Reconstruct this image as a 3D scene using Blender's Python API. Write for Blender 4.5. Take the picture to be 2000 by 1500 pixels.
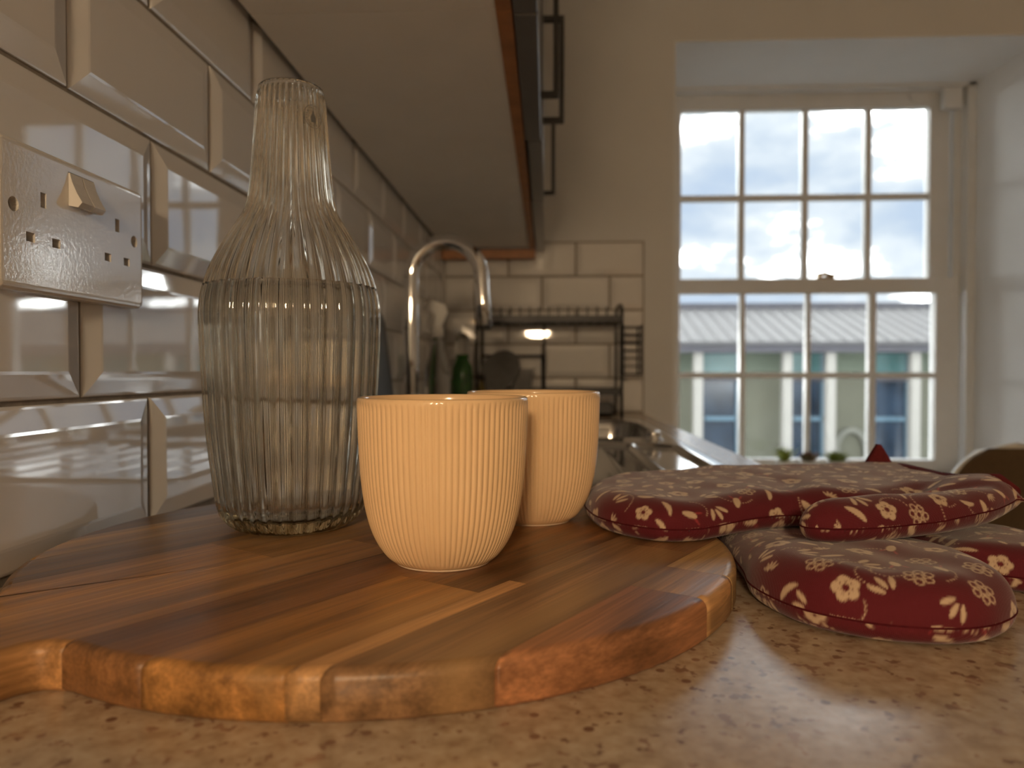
import bpy, bmesh, math, random
import numpy as np
from mathutils import Vector, Matrix, noise as mnoise

PI = math.pi
sc = bpy.context.scene
for o in list(bpy.data.objects):
    bpy.data.objects.remove(o)
COL = sc.collection

# ------------------------------------------------------------------ camera
CAM = Vector((0.3105, 0.0, 1.033))
YAW, PITCH, FPX = 0.04754, 0.016866, 1431.17
fw = Vector((-math.sin(YAW) * math.cos(PITCH), math.cos(YAW) * math.cos(PITCH), -math.sin(PITCH)))
rt = Vector((math.cos(YAW), math.sin(YAW), 0))
up = rt.cross(fw)
cd = bpy.data.cameras.new('camera')
cam = bpy.data.objects.new('camera', cd)
COL.objects.link(cam)
M = Matrix((rt, up, -fw)).transposed().to_4x4()
M.translation = CAM
cam.matrix_world = M
cd.sensor_width = 36.0
cd.lens = 36.0 * FPX / 2000.0
cd.clip_start = 0.01
cd.clip_end = 500
cd.dof.use_dof = True
cd.dof.focus_distance = 0.40
cd.dof.aperture_fstop = 7.5
sc.camera = cam

# ------------------------------------------------------------------ colour management / sampling
sc.view_settings.view_transform = 'Standard'
sc.view_settings.look = 'None'
sc.view_settings.gamma = 1.0
sc.view_settings.use_curve_mapping = False
sc.view_settings.exposure = 0.3
cy = sc.cycles
cy.use_denoising = True
cy.use_adaptive_sampling = True
cy.adaptive_threshold = 0.02
cy.max_bounces = 12
cy.transmission_bounces = 12
cy.glossy_bounces = 6
cy.diffuse_bounces = 5
cy.transparent_max_bounces = 24
cy.sample_clamp_indirect = 4.0
cy.blur_glossy = 0.4

# ------------------------------------------------------------------ world: bright cloudy sky
SKY = 24.5
w = bpy.data.worlds.new('sky')
sc.world = w
w.use_nodes = True
nt = w.node_tree
nt.nodes.clear()
wo = nt.nodes.new('ShaderNodeOutputWorld')
bg = nt.nodes.new('ShaderNodeBackground')
tc = nt.nodes.new('ShaderNodeTexCoord')
mp = nt.nodes.new('ShaderNodeMapping')
mp.inputs['Scale'].default_value = (1.0, 1.0, 2.1)
mp.inputs['Location'].default_value = (2.1, 1.0, 0.1)
ns = nt.nodes.new('ShaderNodeTexNoise')
ns.inputs['Scale'].default_value = 5.5
ns.inputs['Detail'].default_value = 6
ns.inputs['Roughness'].default_value = 0.52
rp = nt.nodes.new('ShaderNodeValToRGB')
e = rp.color_ramp.elements
e[0].position = 0.36
e[0].color = (0.0215, 0.0258, 0.0330, 1)
e[1].position = 0.66
e[1].color = (1.0, 0.99, 0.97, 1)
for p_, c_ in ((0.44, (0.0255, 0.0290, 0.0345)), (0.54, (0.0345, 0.0365, 0.0395)), (0.58, (0.15, 0.15, 0.154)), (0.63, (0.80, 0.80, 0.80))):
    x = e.new(p_)
    x.color = (*c_, 1)
nt.links.new(tc.outputs['Generated'], mp.inputs['Vector'])
nt.links.new(mp.outputs[0], ns.inputs['Vector'])
nt.links.new(ns.outputs[0], rp.inputs[0])
nt.links.new(rp.outputs[0], bg.inputs[0])
bg.inputs[1].default_value = SKY
nt.links.new(bg.outputs[0], wo.inputs[0])


def portal(name, loc, rot, sx, sy):
    ld = bpy.data.lights.new(name, 'AREA')
    ld.shape = 'RECTANGLE'
    ld.size, ld.size_y = sx, sy
    ld.cycles.is_portal = True
    o = bpy.data.objects.new(name, ld)
    COL.objects.link(o)
    o.location = loc
    o.rotation_euler = rot


# the sky enters through the sash window only
portal('window_1_sky_portal', (1.22, 2.72, 1.35), (-PI / 2, 0, 0), 1.1, 1.5)

LAMP = 140.0    # radiance of the glowing globe whose reflection the end wall tiles show


# ================================================================== helpers
def link(o, parent=None):
    COL.objects.link(o)
    if parent is not None:
        o.parent = parent
    return o


def tag(o, label=None, cat=None, group=None, kind=None):
    if label: o['label'] = label
    if cat: o['category'] = cat
    if group: o['group'] = group
    if kind: o['kind'] = kind
    return o


def thing(name, loc, label, cat, group=None):
    o = bpy.data.objects.new(name, None)
    o.empty_display_size = 0.02
    link(o)
    o.location = loc
    return tag(o, label, cat, group)


class MB:
    """collects shapes in world coordinates; build() links one mesh object"""

    def __init__(s):
        s.v, s.f, s.s = [], [], []

    def add(s, v, f, smooth=False):
        n = len(s.v)
        s.v += [tuple(p) for p in v]
        s.f += [tuple(i + n for i in q) for q in f]
        s.s += [smooth] * len(f)
        return s

    def box(s, a, b, c=0.0):
        (x0, y0, z0), (x1, y1, z1) = a, b
        if c <= 0:
            v = [(x0, y0, z0), (x1, y0, z0), (x1, y1, z0), (x0, y1, z0), (x0, y0, z1), (x1, y0, z1), (x1, y1, z1), (x0, y1, z1)]
            return s.add(v, [(0, 3, 2, 1), (4, 5, 6, 7), (0, 1, 5, 4), (1, 2, 6, 5), (2, 3, 7, 6), (3, 0, 4, 7)])
        bm = bmesh.new()
        bmesh.ops.create_cube(bm, size=1)
        for q in bm.verts:
            q.co = Vector((x0 + (q.co.x + .5) * (x1 - x0), y0 + (q.co.y + .5) * (y1 - y0), z0 + (q.co.z + .5) * (z1 - z0)))
        bmesh.ops.bevel(bm, geom=list(bm.edges), offset=c, segments=2, affect='EDGES', profile=0.5)
        return s.bm(bm)

    def bm(s, bm, smooth=False):
        bm.verts.index_update()
        s.add([q.co[:] for q in bm.verts], [[q.index for q in f.verts] for f in bm.faces], smooth)
        bm.free()
        return s

    def tube(s, pts, r, n=10, caps=True, closed=False):
        pts = [Vector(p) for p in pts]
        m = len(pts)
        rr = r if isinstance(r, (list, tuple)) else [r] * m
        V, F = [], []
        t0 = (pts[1] - pts[0]).normalized()
        ref = Vector((0, 0, 1)) if abs(t0.z) < .9 else Vector((1, 0, 0))
        nrm = (ref - t0 * ref.dot(t0)).normalized()
        for i in range(m):
            if closed:
                t = (pts[(i + 1) % m] - pts[i - 1]).normalized()
            else:
                t = (pts[min(i + 1, m - 1)] - pts[max(i - 1, 0)]).normalized()
            nrm = (nrm - t * nrm.dot(t)).normalized()
            b = t.cross(nrm)
            for k in range(n):
                a = 2 * PI * k / n
                V.append(pts[i] + (nrm * math.cos(a) + b * math.sin(a)) * rr[i])
        for i in range(m if closed else m - 1):
            j = (i + 1) % m
            for k in range(n):
                l = (k + 1) % n
                F.append((i * n + k, i * n + l, j * n + l, j * n + k))
        s.add(V, F, True)
        if caps and not closed:
            q = len(s.v) - len(V)
            s.f.append(tuple(q + k for k in range(n))[::-1]); s.s.append(False)
            s.f.append(tuple(q + (m - 1) * n + k for k in range(n))); s.s.append(False)
        return s

    def lathe(s, prof, c, n=32, rib=None, smooth=True):
        """prof: (r,z) list; rib(theta,i)->radius offset"""
        V, F = [], []
        rows = []
        for i, (r, z) in enumerate(prof):
            if r < 1e-6:
                rows.append([len(V)])
                V.append((c[0], c[1], c[2] + z))
            else:
                row = []
                for k in range(n):
                    a = 2 * PI * k / n
                    q = r + (rib(a, i) if rib else 0)
                    row.append(len(V))
                    V.append((c[0] + q * math.cos(a), c[1] + q * math.sin(a), c[2] + z))
                rows.append(row)
        for A, B in zip(rows[:-1], rows[1:]):
            if len(A) == 1 and len(B) == 1: continue
            for k in range(n):
                l = (k + 1) % n
                if len(A) == 1: F.append((A[0], B[l], B[k]))
                elif len(B) == 1: F.append((A[k], A[l], B[0]))
                else: F.append((A[k], A[l], B[l], B[k]))
        return s.add(V, F, smooth)

    def disc(s, c, axis, r, h, n=24):
        axis = Vector(axis).normalized()
        ref = Vector((0, 0, 1)) if abs(axis.z) < .9 else Vector((1, 0, 0))
        a = axis.cross(ref).normalized()
        b = axis.cross(a)
        c = Vector(c)
        V = []
        for q in (0, 1):
            for k in range(n):
                t = 2 * PI * k / n
                V.append(c + axis * h * q + (a * math.cos(t) + b * math.sin(t)) * r)
        F = [(k, (k + 1) % n, n + (k + 1) % n, n + k) for k in range(n)]
        F += [tuple(range(n))[::-1], tuple(range(n, 2 * n))]
        return s.add(V, F)

    def mesh(s, name, off=(0, 0, 0)):
        me = bpy.data.meshes.new(name)
        ox, oy, oz = off
        me.from_pydata([(a - ox, b - oy, c - oz) for a, b, c in s.v], [], s.f)
        me.polygons.foreach_set('use_smooth', s.s)
        me.update()
        bm = bmesh.new()
        bm.from_mesh(me)
        bmesh.ops.recalc_face_normals(bm, faces=list(bm.faces))
        bm.to_mesh(me)
        bm.free()
        return me

    def build(s, name, mat, parent=None):
        off = world_loc(parent)
        me = s.mesh(name, off)
        me.materials.append(mat)
        return link(bpy.data.objects.new(name, me), parent)


def world_loc(p):
    v = Vector((0, 0, 0))
    while p is not None:
        v += Vector(p.location)
        p = p.parent
    return v


def arc(c, r, a0, a1, n, plane='xz'):
    out = []
    for i in range(n + 1):
        a = a0 + (a1 - a0) * i / n
        u, v = r * math.cos(a), r * math.sin(a)
        out.append((c[0] + u, c[1], c[2] + v) if plane == 'xz' else ((c[0], c[1] + u, c[2] + v) if plane == 'yz' else (c[0] + u, c[1] + v, c[2])))
    return out


def catmull(P, m, closed=False):
    P = [np.array(p, float) for p in P]
    n = len(P)
    out = []
    for i in range(n if closed else n - 1):
        if closed:
            a, b, c, d = P[i - 1], P[i], P[(i + 1) % n], P[(i + 2) % n]
        else:
            a, b, c, d = P[max(i - 1, 0)], P[i], P[i + 1], P[min(i + 2, n - 1)]
        for k in range(m):
            t = k / m
            out.append(.5 * ((2 * b) + (c - a) * t + (2 * a - 5 * b + 4 * c - d) * t * t + (3 * b - a - 3 * c + d) * t ** 3))
    if not closed:
        out.append(P[-1])
    return out


# ------------------------------------------------------------------ materials
def mat(name, color=(.8, .8, .8), rough=.5, metal=0.0, spec=.5, trans=0.0, ior=1.45, emit=None, estr=0.0, coat=0.0):
    m = bpy.data.materials.new(name)
    m.use_nodes = True
    b = m.node_tree.nodes['Principled BSDF']
    b.inputs['Base Color'].default_value = (*color, 1)
    b.inputs['Roughness'].default_value = rough
    b.inputs['Metallic'].default_value = metal
    b.inputs['Specular IOR Level'].default_value = spec
    b.inputs['Transmission Weight'].default_value = trans
    b.inputs['IOR'].default_value = ior
    b.inputs['Coat Weight'].default_value = coat
    if emit:
        b.inputs['Emission Color'].default_value = (*emit, 1)
        b.inputs['Emission Strength'].default_value = estr
    return m


def N(m, t, **kw):
    n = m.node_tree.nodes.new(t)
    for k, v in kw.items():
        if k in n.inputs:
            n.inputs[k].default_value = v
        else:
            setattr(n, k, v)
    return n


def L(m, a, b):
    m.node_tree.links.new(a, b)


def bsdf(m):
    return m.node_tree.nodes['Principled BSDF']


def ramp(m, stops):
    r = N(m, 'ShaderNodeValToRGB')
    el = r.color_ramp.elements
    while len(el) > 1: el.remove(el[-1])
    el[0].position, el[0].color = stops[0][0], (*stops[0][1], 1)
    for p, c in stops[1:]:
        q = el.new(p)
        q.color = (*c, 1)
    return r


def add_noise(m, scale=40, amount=.06, bump=0.0, bscale=None, detail=3, bdist=.001):
    """slight colour variation and fine relief"""
    b = bsdf(m)
    base = tuple(b.inputs['Base Color'].default_value)[:3]
    t = N(m, 'ShaderNodeTexCoord')
    n = N(m, 'ShaderNodeTexNoise', Scale=scale, Detail=detail)
    L(m, t.outputs['Object'], n.inputs['Vector'])
    r = ramp(m, [(.3, tuple(c * (1 - amount) for c in base)), (.7, tuple(min(1, c * (1 + amount)) for c in base))])
    L(m, n.outputs[0], r.inputs[0])
    L(m, r.outputs[0], b.inputs['Base Color'])
    if bump:
        n2 = N(m, 'ShaderNodeTexNoise', Scale=bscale or scale, Detail=2)
        L(m, t.outputs['Object'], n2.inputs['Vector'])
        bp = N(m, 'ShaderNodeBump', Strength=bump, Distance=bdist)
        L(m, n2.outputs[0], bp.inputs['Height'])
        L(m, bp.outputs[0], b.inputs['Normal'])
    return m


m_tile = add_noise(mat('glazed tile', (.80, .785, .765), .035, spec=.5, ior=2.0), 9, .02, bump=.05, bscale=14, bdist=.002)
m_grout = add_noise(mat('grout', (.27, .235, .195), .9), 120, .15, bump=.3, bscale=400)
m_paint = add_noise(mat('wall paint', (.74, .74, .735), .75), 6, .02, bump=.05, bscale=200)
m_white = add_noise(mat('white gloss paint', (.78, .78, .77), .3), 20, .02)
m_ceil = add_noise(mat('ceiling paint', (.82, .81, .79), .9), 8, .02)
m_floor = add_noise(mat('floor boards', (.36, .25, .16), .4), 12, .2)
m_plastic = add_noise(mat('white plastic', (.78, .755, .72), .10, ior=1.8), 60, .02, bump=.10, bscale=420, bdist=.0006)
m_dark = add_noise(mat('dark brown cap', (.03, .025, .02), .8), 60, .2)
m_screw = add_noise(mat('screw steel', (.55, .5, .42), .3, metal=1), 300, .2)
m_carcass = add_noise(mat('cabinet underside', (.86, .84, .80), .55), 8, .03)
m_edge = add_noise(mat('brown edging', (.40, .17, .06), .45), 30, .18)
m_door = add_noise(mat('grey door', (.12, .12, .125), .28), 20, .06)
m_handle = add_noise(mat('black handle', (.035, .033, .032), .38, metal=.4), 60, .1)
m_steel = add_noise(mat('stainless steel', (.60, .60, .60), .10, metal=1), 60, .04)
m_chrome = add_noise(mat('chrome', (.82, .82, .82), .05, metal=1), 60, .01)
m_black = add_noise(mat('black wire', (.018, .018, .02), .4), 60, .1)
m_greyboard = add_noise(mat('slate plastic', (.075, .085, .10), .45), 50, .1)
m_greydish = add_noise(mat('grey stoneware', (.16, .155, .15), .3), 50, .1)
m_cup = add_noise(mat('cream glaze', (.86, .60, .345), .16, spec=.5, coat=.25), 30, .02)
m_foot = add_noise(mat('unglazed foot', (.80, .62, .44), .6), 200, .05)
m_soil = add_noise(mat('soil', (.06, .04, .03), .9), 200, .3)
m_pot = add_noise(mat('white pot', (.78, .77, .75), .35), 40, .03)
m_chairw = add_noise(mat('white shell', (.80, .78, .72), .35), 20, .02)
m_chairb = add_noise(mat('brown upholstery', (.11, .068, .032), .7), 60, .1, bump=.1, bscale=500)
m_legwood = add_noise(mat('beech leg', (.45, .28, .15), .5), 30, .12)
m_globe = mat('glowing globe', (1, .9, .8), .4, emit=(1.0, .72, .43), estr=LAMP)
m_brass = add_noise(mat('brass fitting', (.6, .42, .2), .3, metal=1), 60, .05)


def leafmat(name, c1, c2):
    m = mat(name, c1, .45)
    t = N(m, 'ShaderNodeTexCoord')
    n = N(m, 'ShaderNodeTexNoise', Scale=60.0)
    r = ramp(m, [(.35, c1), (.65, c2)])
    L(m, t.outputs['Object'], n.inputs['Vector']); L(m, n.outputs[0], r.inputs[0]); L(m, r.outputs[0], bsdf(m).inputs['Base Color'])
    return m


def worktop_mat():
    m = mat('speckled laminate', (.5, .4, .3), .22, spec=.5, ior=1.8)
    b = bsdf(m)
    t = N(m, 'ShaderNodeTexCoord')
    n0 = N(m, 'ShaderNodeTexNoise', Scale=160.0, Detail=3.0)
    L(m, t.outputs['Object'], n0.inputs['Vector'])
    base = ramp(m, [(.32, (.34, .245, .16)), (.5, (.44, .335, .23)), (.7, (.51, .41, .295))])
    L(m, n0.outputs[0], base.inputs[0])
    # irregular brown chips
    n1 = N(m, 'ShaderNodeTexNoise', Scale=170.0, Detail=2.0, Roughness=.5)
    L(m, t.outputs['Object'], n1.inputs['Vector'])
    chips = ramp(m, [(.615, (0, 0, 0)), (.665, (.9, .9, .9))])
    L(m, n1.outputs[0], chips.inputs[0])
    v = N(m, 'ShaderNodeTexVoronoi', Scale=120.0)
    L(m, t.outputs['Object'], v.inputs['Vector'])
    big = ramp(m, [(.20, (1, 1, 1)), (.27, (0, 0, 0))])
    L(m, v.outputs['Distance'], big.inputs[0])
    sel = ramp(m, [(.62, (0, 0, 0)), (.66, (1, 1, 1))])
    sep = N(m, 'ShaderNodeSeparateColor')
    L(m, v.outputs['Color'], sep.inputs[0])
    L(m, sep.outputs[0], sel.inputs[0])
    mul = N(m, 'ShaderNodeMath', operation='MULTIPLY')
    L(m, big.outputs[0], mul.inputs[0]); L(m, sel.outputs[0], mul.inputs[1])
    mx = N(m, 'ShaderNodeMath', operation='MAXIMUM')
    L(m, mul.outputs[0], mx.inputs[0]); L(m, chips.outputs[0], mx.inputs[1])
    chipcol = ramp(m, [(.0, (.16, .085, .055)), (.5, (.25, .15, .10)), (1, (.34, .21, .14))])
    L(m, sep.outputs[1], chipcol.inputs[0])
    mix = N(m, 'ShaderNodeMix', data_type='RGBA')
    L(m, mx.outputs[0], mix.inputs[0]); L(m, base.outputs[0], mix.inputs[6]); L(m, chipcol.outputs[0], mix.inputs[7])
    L(m, mix.outputs[2], b.inputs['Base Color'])
    n2 = N(m, 'ShaderNodeTexNoise', Scale=300.0, Detail=2.0)
    L(m, t.outputs['Object'], n2.inputs['Vector'])
    bp = N(m, 'ShaderNodeBump', Strength=.06, Distance=.0006)
    L(m, n2.outputs[0], bp.inputs['Height']); L(m, bp.outputs[0], b.inputs['Normal'])
    return m


m_top = worktop_mat()


def pane_mat():
    m = bpy.data.materials.new('window glass')
    m.use_nodes = True
    m.node_tree.nodes.clear()
    o = N(m, 'ShaderNodeOutputMaterial')
    tr = N(m, 'ShaderNodeBsdfTransparent', Color=(.96, .98, .97, 1))
    gl = N(m, 'ShaderNodeBsdfGlossy', Roughness=.02)
    lw = N(m, 'ShaderNodeFresnel', IOR=1.45)
    mx = N(m, 'ShaderNodeMixShader')
    L(m, lw.outputs[0], mx.inputs[0]); L(m, tr.outputs[0], mx.inputs[1]); L(m, gl.outputs[0], mx.inputs[2]); L(m, mx.outputs[0], o.inputs[0])
    return m


m_pane = pane_mat()

# ================================================================== room shell
CT = 0.91                       # worktop height
YE, XR, YB, ZC = 2.2155, 3.4, -3.2, 2.55
tag(MB().box((-.2, YB - .2, -.1), (XR + .2, YE + .5, 0)).build('floor', m_floor), kind='structure', label='brown timber floor of the kitchen')
tag(MB().box((-.2, YB - .2, ZC), (XR + .2, YE + .5, ZC + .1)).build('ceiling', m_ceil), kind='structure', label='plain white kitchen ceiling')
wall_left = tag(MB().box((-.2, YB, 0), (-.0055, YE, ZC)).build('wall_left', m_grout), kind='structure', label='wall of white bevelled metro tiles behind the worktop')
# end wall with the deep window recess
RX0, RX1, RZ0, RZ1, YO = .688, 1.765, .67, 2.0156, 2.70
we = MB()
we.box((-.2, YE, 0), (RX0, YO, ZC))
we.box((RX1, YE, 0), (XR + .2, YO, ZC))
we.box((RX0, YE, RZ1), (RX1, YO, ZC))
we.box((RX0, YE, 0), (RX1, YO, RZ0))
wall_end = tag(we.build('wall_end', m_paint), kind='structure', label='pale painted end wall with a deep window recess')
tag(MB().box((XR, YB, 0), (XR + .2, YE, ZC)).build('wall_right', m_paint), kind='structure', label='pale painted side wall of the room')
tag(MB().box((-.2, YB - .2, 0), (XR + .2, YB, ZC)).build('wall_back', m_paint), kind='structure', label='pale painted back wall')


# ---- metro tiles: one bevelled mesh per size, each tile an object of its own
def tile_mesh(wd, ht, cut_top=False):
    """face in local YZ plane looking +x; origin lower-left; front at x=0"""
    prof = [(0, -.0065), (0, -.0046), (.0008, -.0040), (.0022, -.0035), (.0135, -.0008), (.0155, -.0003), (.0175, 0)]
    V, F, S = [], [], []
    tops = 0 if cut_top else 1
    for ins, dx in prof:
        i2 = ins if tops else 0
        V += [(dx, ins, ins), (dx, wd - ins, ins), (dx, wd - ins, ht - i2), (dx, ins, ht - i2)]
    for k in range(len(prof) - 1):
        for j in range(4):
            l = (j + 1) % 4
            F.append((k * 4 + j, k * 4 + l, (k + 1) * 4 + l, (k + 1) * 4 + j))
            S.append(k >= 1)
    q = (len(prof) - 1) * 4
    F.append((q, q + 1, q + 2, q + 3)); S.append(True)
    me = bpy.data.meshes.new('tile')
    me.from_pydata(V, [], F)
    me.polygons.foreach_set('use_smooth', S)
    me.materials.append(m_tile)
    # keep the four mitre ridges and the flat face crisp
    me.update()
    bm = bmesh.new(); bm.from_mesh(me)
    bmesh.ops.recalc_face_normals(bm, faces=list(bm.faces))
    for e_ in bm.edges:
        if len(e_.link_faces) == 2 and e_.link_faces[0].normal.angle(e_.link_faces[1].normal, 0) > math.radians(2):
            e_.smooth = False
    bm.to_mesh(me); bm.free()
    return me


TC = {}


def get_tile(wd, ht, cut=False):
    k = (round(wd, 4), round(ht, 4), cut)
    if k not in TC: TC[k] = tile_mesh(wd, ht, cut)
    return TC[k]


Z0 = 1.014
G = .0032
rng = random.Random(4)
zcab = 1.3946
for r in range(-1, 4):
    zb = Z0 + r * .102 + G / 2
    ht = .102 - G
    cut = r == 3
    if cut: ht = zcab + .012 - zb
    off = {-1: .0955, 0: .011, 1: .1015, 2: 0.0, 3: .1015}[r]
    y = .4698 + off - .203 * 8
    while y < 2.2:
        a, b = y + G / 2, y + .203 - G / 2
        b = min(b, 2.2095)
        if b - a > .04:
            o = bpy.data.objects.new('tile', get_tile(b - a, ht, cut))
            link(o, wall_left)
            o.location = (rng.uniform(-.0003, .0003), a, zb)
            o.rotation_euler = (0, rng.uniform(-.003, .003), rng.uniform(-.003, .003))
        y += .203
# end wall tiles (rotated to look towards -y)
MB().box((0, YE - .0012, CT), (.6015, YE + .0, 1.4235)).build('grout_bed', m_grout, wall_end)
for r in range(-1, 4):
    zb = Z0 + r * .102 + G / 2
    x1 = .600
    first = True
    while x1 > 0.0:
        wd = .203 if not (first and r % 2 == 0) else .1015
        x0 = max(x1 - wd, -.0)
        if x1 - x0 > .04:
            o = bpy.data.objects.new('tile', get_tile(x1 - x0 - G, .102 - G))
            link(o, wall_end)
            o.rotation_euler = (0, 0, -PI / 2)
            o.location = (x0 + G / 2, 2.2105, zb)
        x1 -= wd
        first = False

# white lining, added paler than the wall paint to brighten the window recess
ln = MB()
ln.box((RX1 - .004, YE - .001, RZ0), (RX1, 2.60, RZ1)); ln.box((RX0, YE - .001, RZ0), (RX0 + .004, 2.60, RZ1)); ln.box((RX0 + .004, YE - .001, RZ1 - .004), (RX1 - .004, 2.60, RZ1))
tag(ln.build('trim_2', add_noise(mat('recess brightening white', (.84, .84, .835), .7), 6, .02)), kind='structure', label='white painted lining added to brighten the window recess')

# ================================================================== window_1 (box sash)
win = bpy.data.objects.new('window_1', None)
link(win); win.location = (1.22, 2.56, RZ0)
tag(win, kind='structure', label='white painted sash window with small panes in the recess')
fr = MB()
fr.box((RX0, 2.556, RZ0), (.735, 2.70, RZ1))
fr.box((1.735, 2.566, RZ0), (RX1, 2.70, RZ1))
fr.box((1.7125, 2.61, RZ0), (1.737, 2.70, RZ1))
fr.box((1.700, 2.672, RZ0), (1.7125, 2.70, RZ1))
fr.box((RX0, 2.566, RZ1 - .014), (RX1, 2.70, RZ1))
fr.box((RX0, 2.605, RZ0), (RX1, 2.72, .70))
fr.build('box_frame', m_white, win)
MB().box((1.66, 2.575, 1.93), (1.72, 2.60, 2.0)).build('channel_block', m_white, win)


def sash(xs, zs, y, th, x0, x1, z0, z1, tint):
    """xs, zs: pane openings [(a,b)..]; stiles, rails, bars; each pane its own part"""
    s = MB()
    s.box((x0, y, z0), (xs[0][0], y + th, z1), .002)
    s.box((xs[-1][1], y, z0), (x1, y + th, z1), .002)
    s.box((xs[0][0], y + .001, zs[-1][1]), (xs[-1][1], y + th - .001, z1), .002)
    s.box((xs[0][0], y + .001, z0), (xs[-1][1], y + th - .001, zs[0][0]), .002)
    so = s.build('sash', m_white, win)
    for (a, b), (c, d) in zip(xs[:-1], xs[1:]):
        MB().box((b, y + .004, zs[0][0]), (c, y + th - .004, zs[-1][1]), .004).build('glazing_bar', m_white, so)
    for (a, b), (c, d) in zip(zs[:-1], zs[1:]):
        MB().box((xs[0][0], y + .006, b), (xs[-1][1], y + th - .006, c), .004).build('glazing_bar', m_white, so)
    for a, b in xs:
        for c, d in zs:
            MB().box((a - .003, y + th * .55, c - .003), (b + .003, y + th * .55 + .003, d + .003)).build('pane', m_pane, so)
    return so


upper = sash([(.783, .984), (1.006, 1.204), (1.226, 1.421), (1.443, 1.637)], [(1.357, 1.634), (1.656, 1.951)], 2.62, .04, .735, 1.704, 1.315, 2.002, 0)
lower = sash([(.771, .979), (.998, 1.205), (1.221, 1.418), (1.442, 1.638)], [(.730, 1.010), (1.030, 1.303)], 2.572, .042, .735, 1.706, .69, 1.354, 0)
cat = MB().box((1.245, 2.575, 1.354), (1.30, 2.60, 1.362), .002)
cat.tube([(1.24, 2.585, 1.366), (1.265, 2.58, 1.372), (1.29, 2.582, 1.366), (1.315, 2.585, 1.370)], [.005, .008, .006, .004], 8)
cat.build('catch', m_brass, lower)
# horn on the upper sash
horn = [(1.637 - .0 - .075 * math.cos(a), 2.618, 1.951 + .05 - .05 * math.sin(a)) for a in np.linspace(0, PI / 2, 9)]
MB().tube(horn, .003, 6).build('moulding', m_white, upper)
tag(MB().box((RX0, YE - .03, RZ0 - .03), (RX1, 2.60, RZ0 + .002), .004).build('trim_1', m_white), kind='structure', label='white painted window sill board')

# ================================================================== outside: low building with a ribbed roof
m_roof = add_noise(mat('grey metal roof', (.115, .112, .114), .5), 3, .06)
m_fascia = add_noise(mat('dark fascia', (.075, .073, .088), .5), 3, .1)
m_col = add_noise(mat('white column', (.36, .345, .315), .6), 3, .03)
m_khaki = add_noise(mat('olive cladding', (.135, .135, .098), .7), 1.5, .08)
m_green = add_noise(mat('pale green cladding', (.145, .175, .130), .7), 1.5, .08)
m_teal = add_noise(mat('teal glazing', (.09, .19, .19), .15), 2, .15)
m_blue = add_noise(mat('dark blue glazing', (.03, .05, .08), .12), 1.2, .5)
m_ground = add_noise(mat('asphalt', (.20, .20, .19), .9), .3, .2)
YD = 15.0


def outside(u, v, y):
    """point at distance y in the direction of photo pixel (u, v)"""
    d = fw + rt * ((u - 1000) / FPX) + up * ((750 - v) / FPX)
    return CAM + d * (y / d.y)


def bx(u, y=YD + .2): return outside(u, 724, y).x
def bz(v, y=YD + .2): return outside(1580, v, y).z


bl = thing('building', (bx(1580), YD, -4.0), 'low building with grey ribbed metal roof and white columns seen through the window', 'building')
X0, X1 = bx(1180), bx(2250)
D = 2.2
zr0 = bz(666, YD - .5)
zr1 = bz(600, YD + D)
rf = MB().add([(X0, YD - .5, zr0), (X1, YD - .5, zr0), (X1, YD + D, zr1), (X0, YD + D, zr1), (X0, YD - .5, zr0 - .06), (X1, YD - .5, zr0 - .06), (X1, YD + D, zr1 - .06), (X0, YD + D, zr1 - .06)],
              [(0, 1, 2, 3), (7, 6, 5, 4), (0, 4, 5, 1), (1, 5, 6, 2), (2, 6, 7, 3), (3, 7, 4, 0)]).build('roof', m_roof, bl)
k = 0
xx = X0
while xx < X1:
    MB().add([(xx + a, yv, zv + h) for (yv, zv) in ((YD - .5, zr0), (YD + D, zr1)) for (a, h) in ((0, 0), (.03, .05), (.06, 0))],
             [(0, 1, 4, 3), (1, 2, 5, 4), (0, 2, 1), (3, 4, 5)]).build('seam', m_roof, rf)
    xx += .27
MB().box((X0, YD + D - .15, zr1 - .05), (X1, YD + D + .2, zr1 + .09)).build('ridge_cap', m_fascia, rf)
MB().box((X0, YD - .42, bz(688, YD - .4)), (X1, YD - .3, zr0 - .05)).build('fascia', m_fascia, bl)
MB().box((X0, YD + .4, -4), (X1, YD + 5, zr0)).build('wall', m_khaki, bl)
bays = [(1180, 1262, 0), (1280, 1355, 0), (1373, 1447, 1), (1447, 1530, 0), (1547, 1614, 1), (1632, 1706, 0), (1706, 1780, 1), (1798, 1880, 0), (1880, 1950, 1), (1970, 2060, 0), (2060, 2140, 1)]
for (a, b, kind) in bays:
    if kind:
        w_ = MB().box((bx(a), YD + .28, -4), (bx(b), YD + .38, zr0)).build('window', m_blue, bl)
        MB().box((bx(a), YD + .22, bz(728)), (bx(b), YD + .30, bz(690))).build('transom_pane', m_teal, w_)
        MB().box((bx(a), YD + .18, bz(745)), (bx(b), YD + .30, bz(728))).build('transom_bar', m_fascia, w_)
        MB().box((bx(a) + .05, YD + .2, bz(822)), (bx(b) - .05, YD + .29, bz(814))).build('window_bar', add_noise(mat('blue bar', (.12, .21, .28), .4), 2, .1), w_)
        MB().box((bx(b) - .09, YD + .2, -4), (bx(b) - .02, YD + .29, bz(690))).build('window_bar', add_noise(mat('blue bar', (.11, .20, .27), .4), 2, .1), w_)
    else:
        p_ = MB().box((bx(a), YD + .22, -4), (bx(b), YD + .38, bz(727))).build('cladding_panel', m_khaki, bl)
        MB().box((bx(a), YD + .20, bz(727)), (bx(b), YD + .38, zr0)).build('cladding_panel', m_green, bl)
arch = MB()
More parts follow.
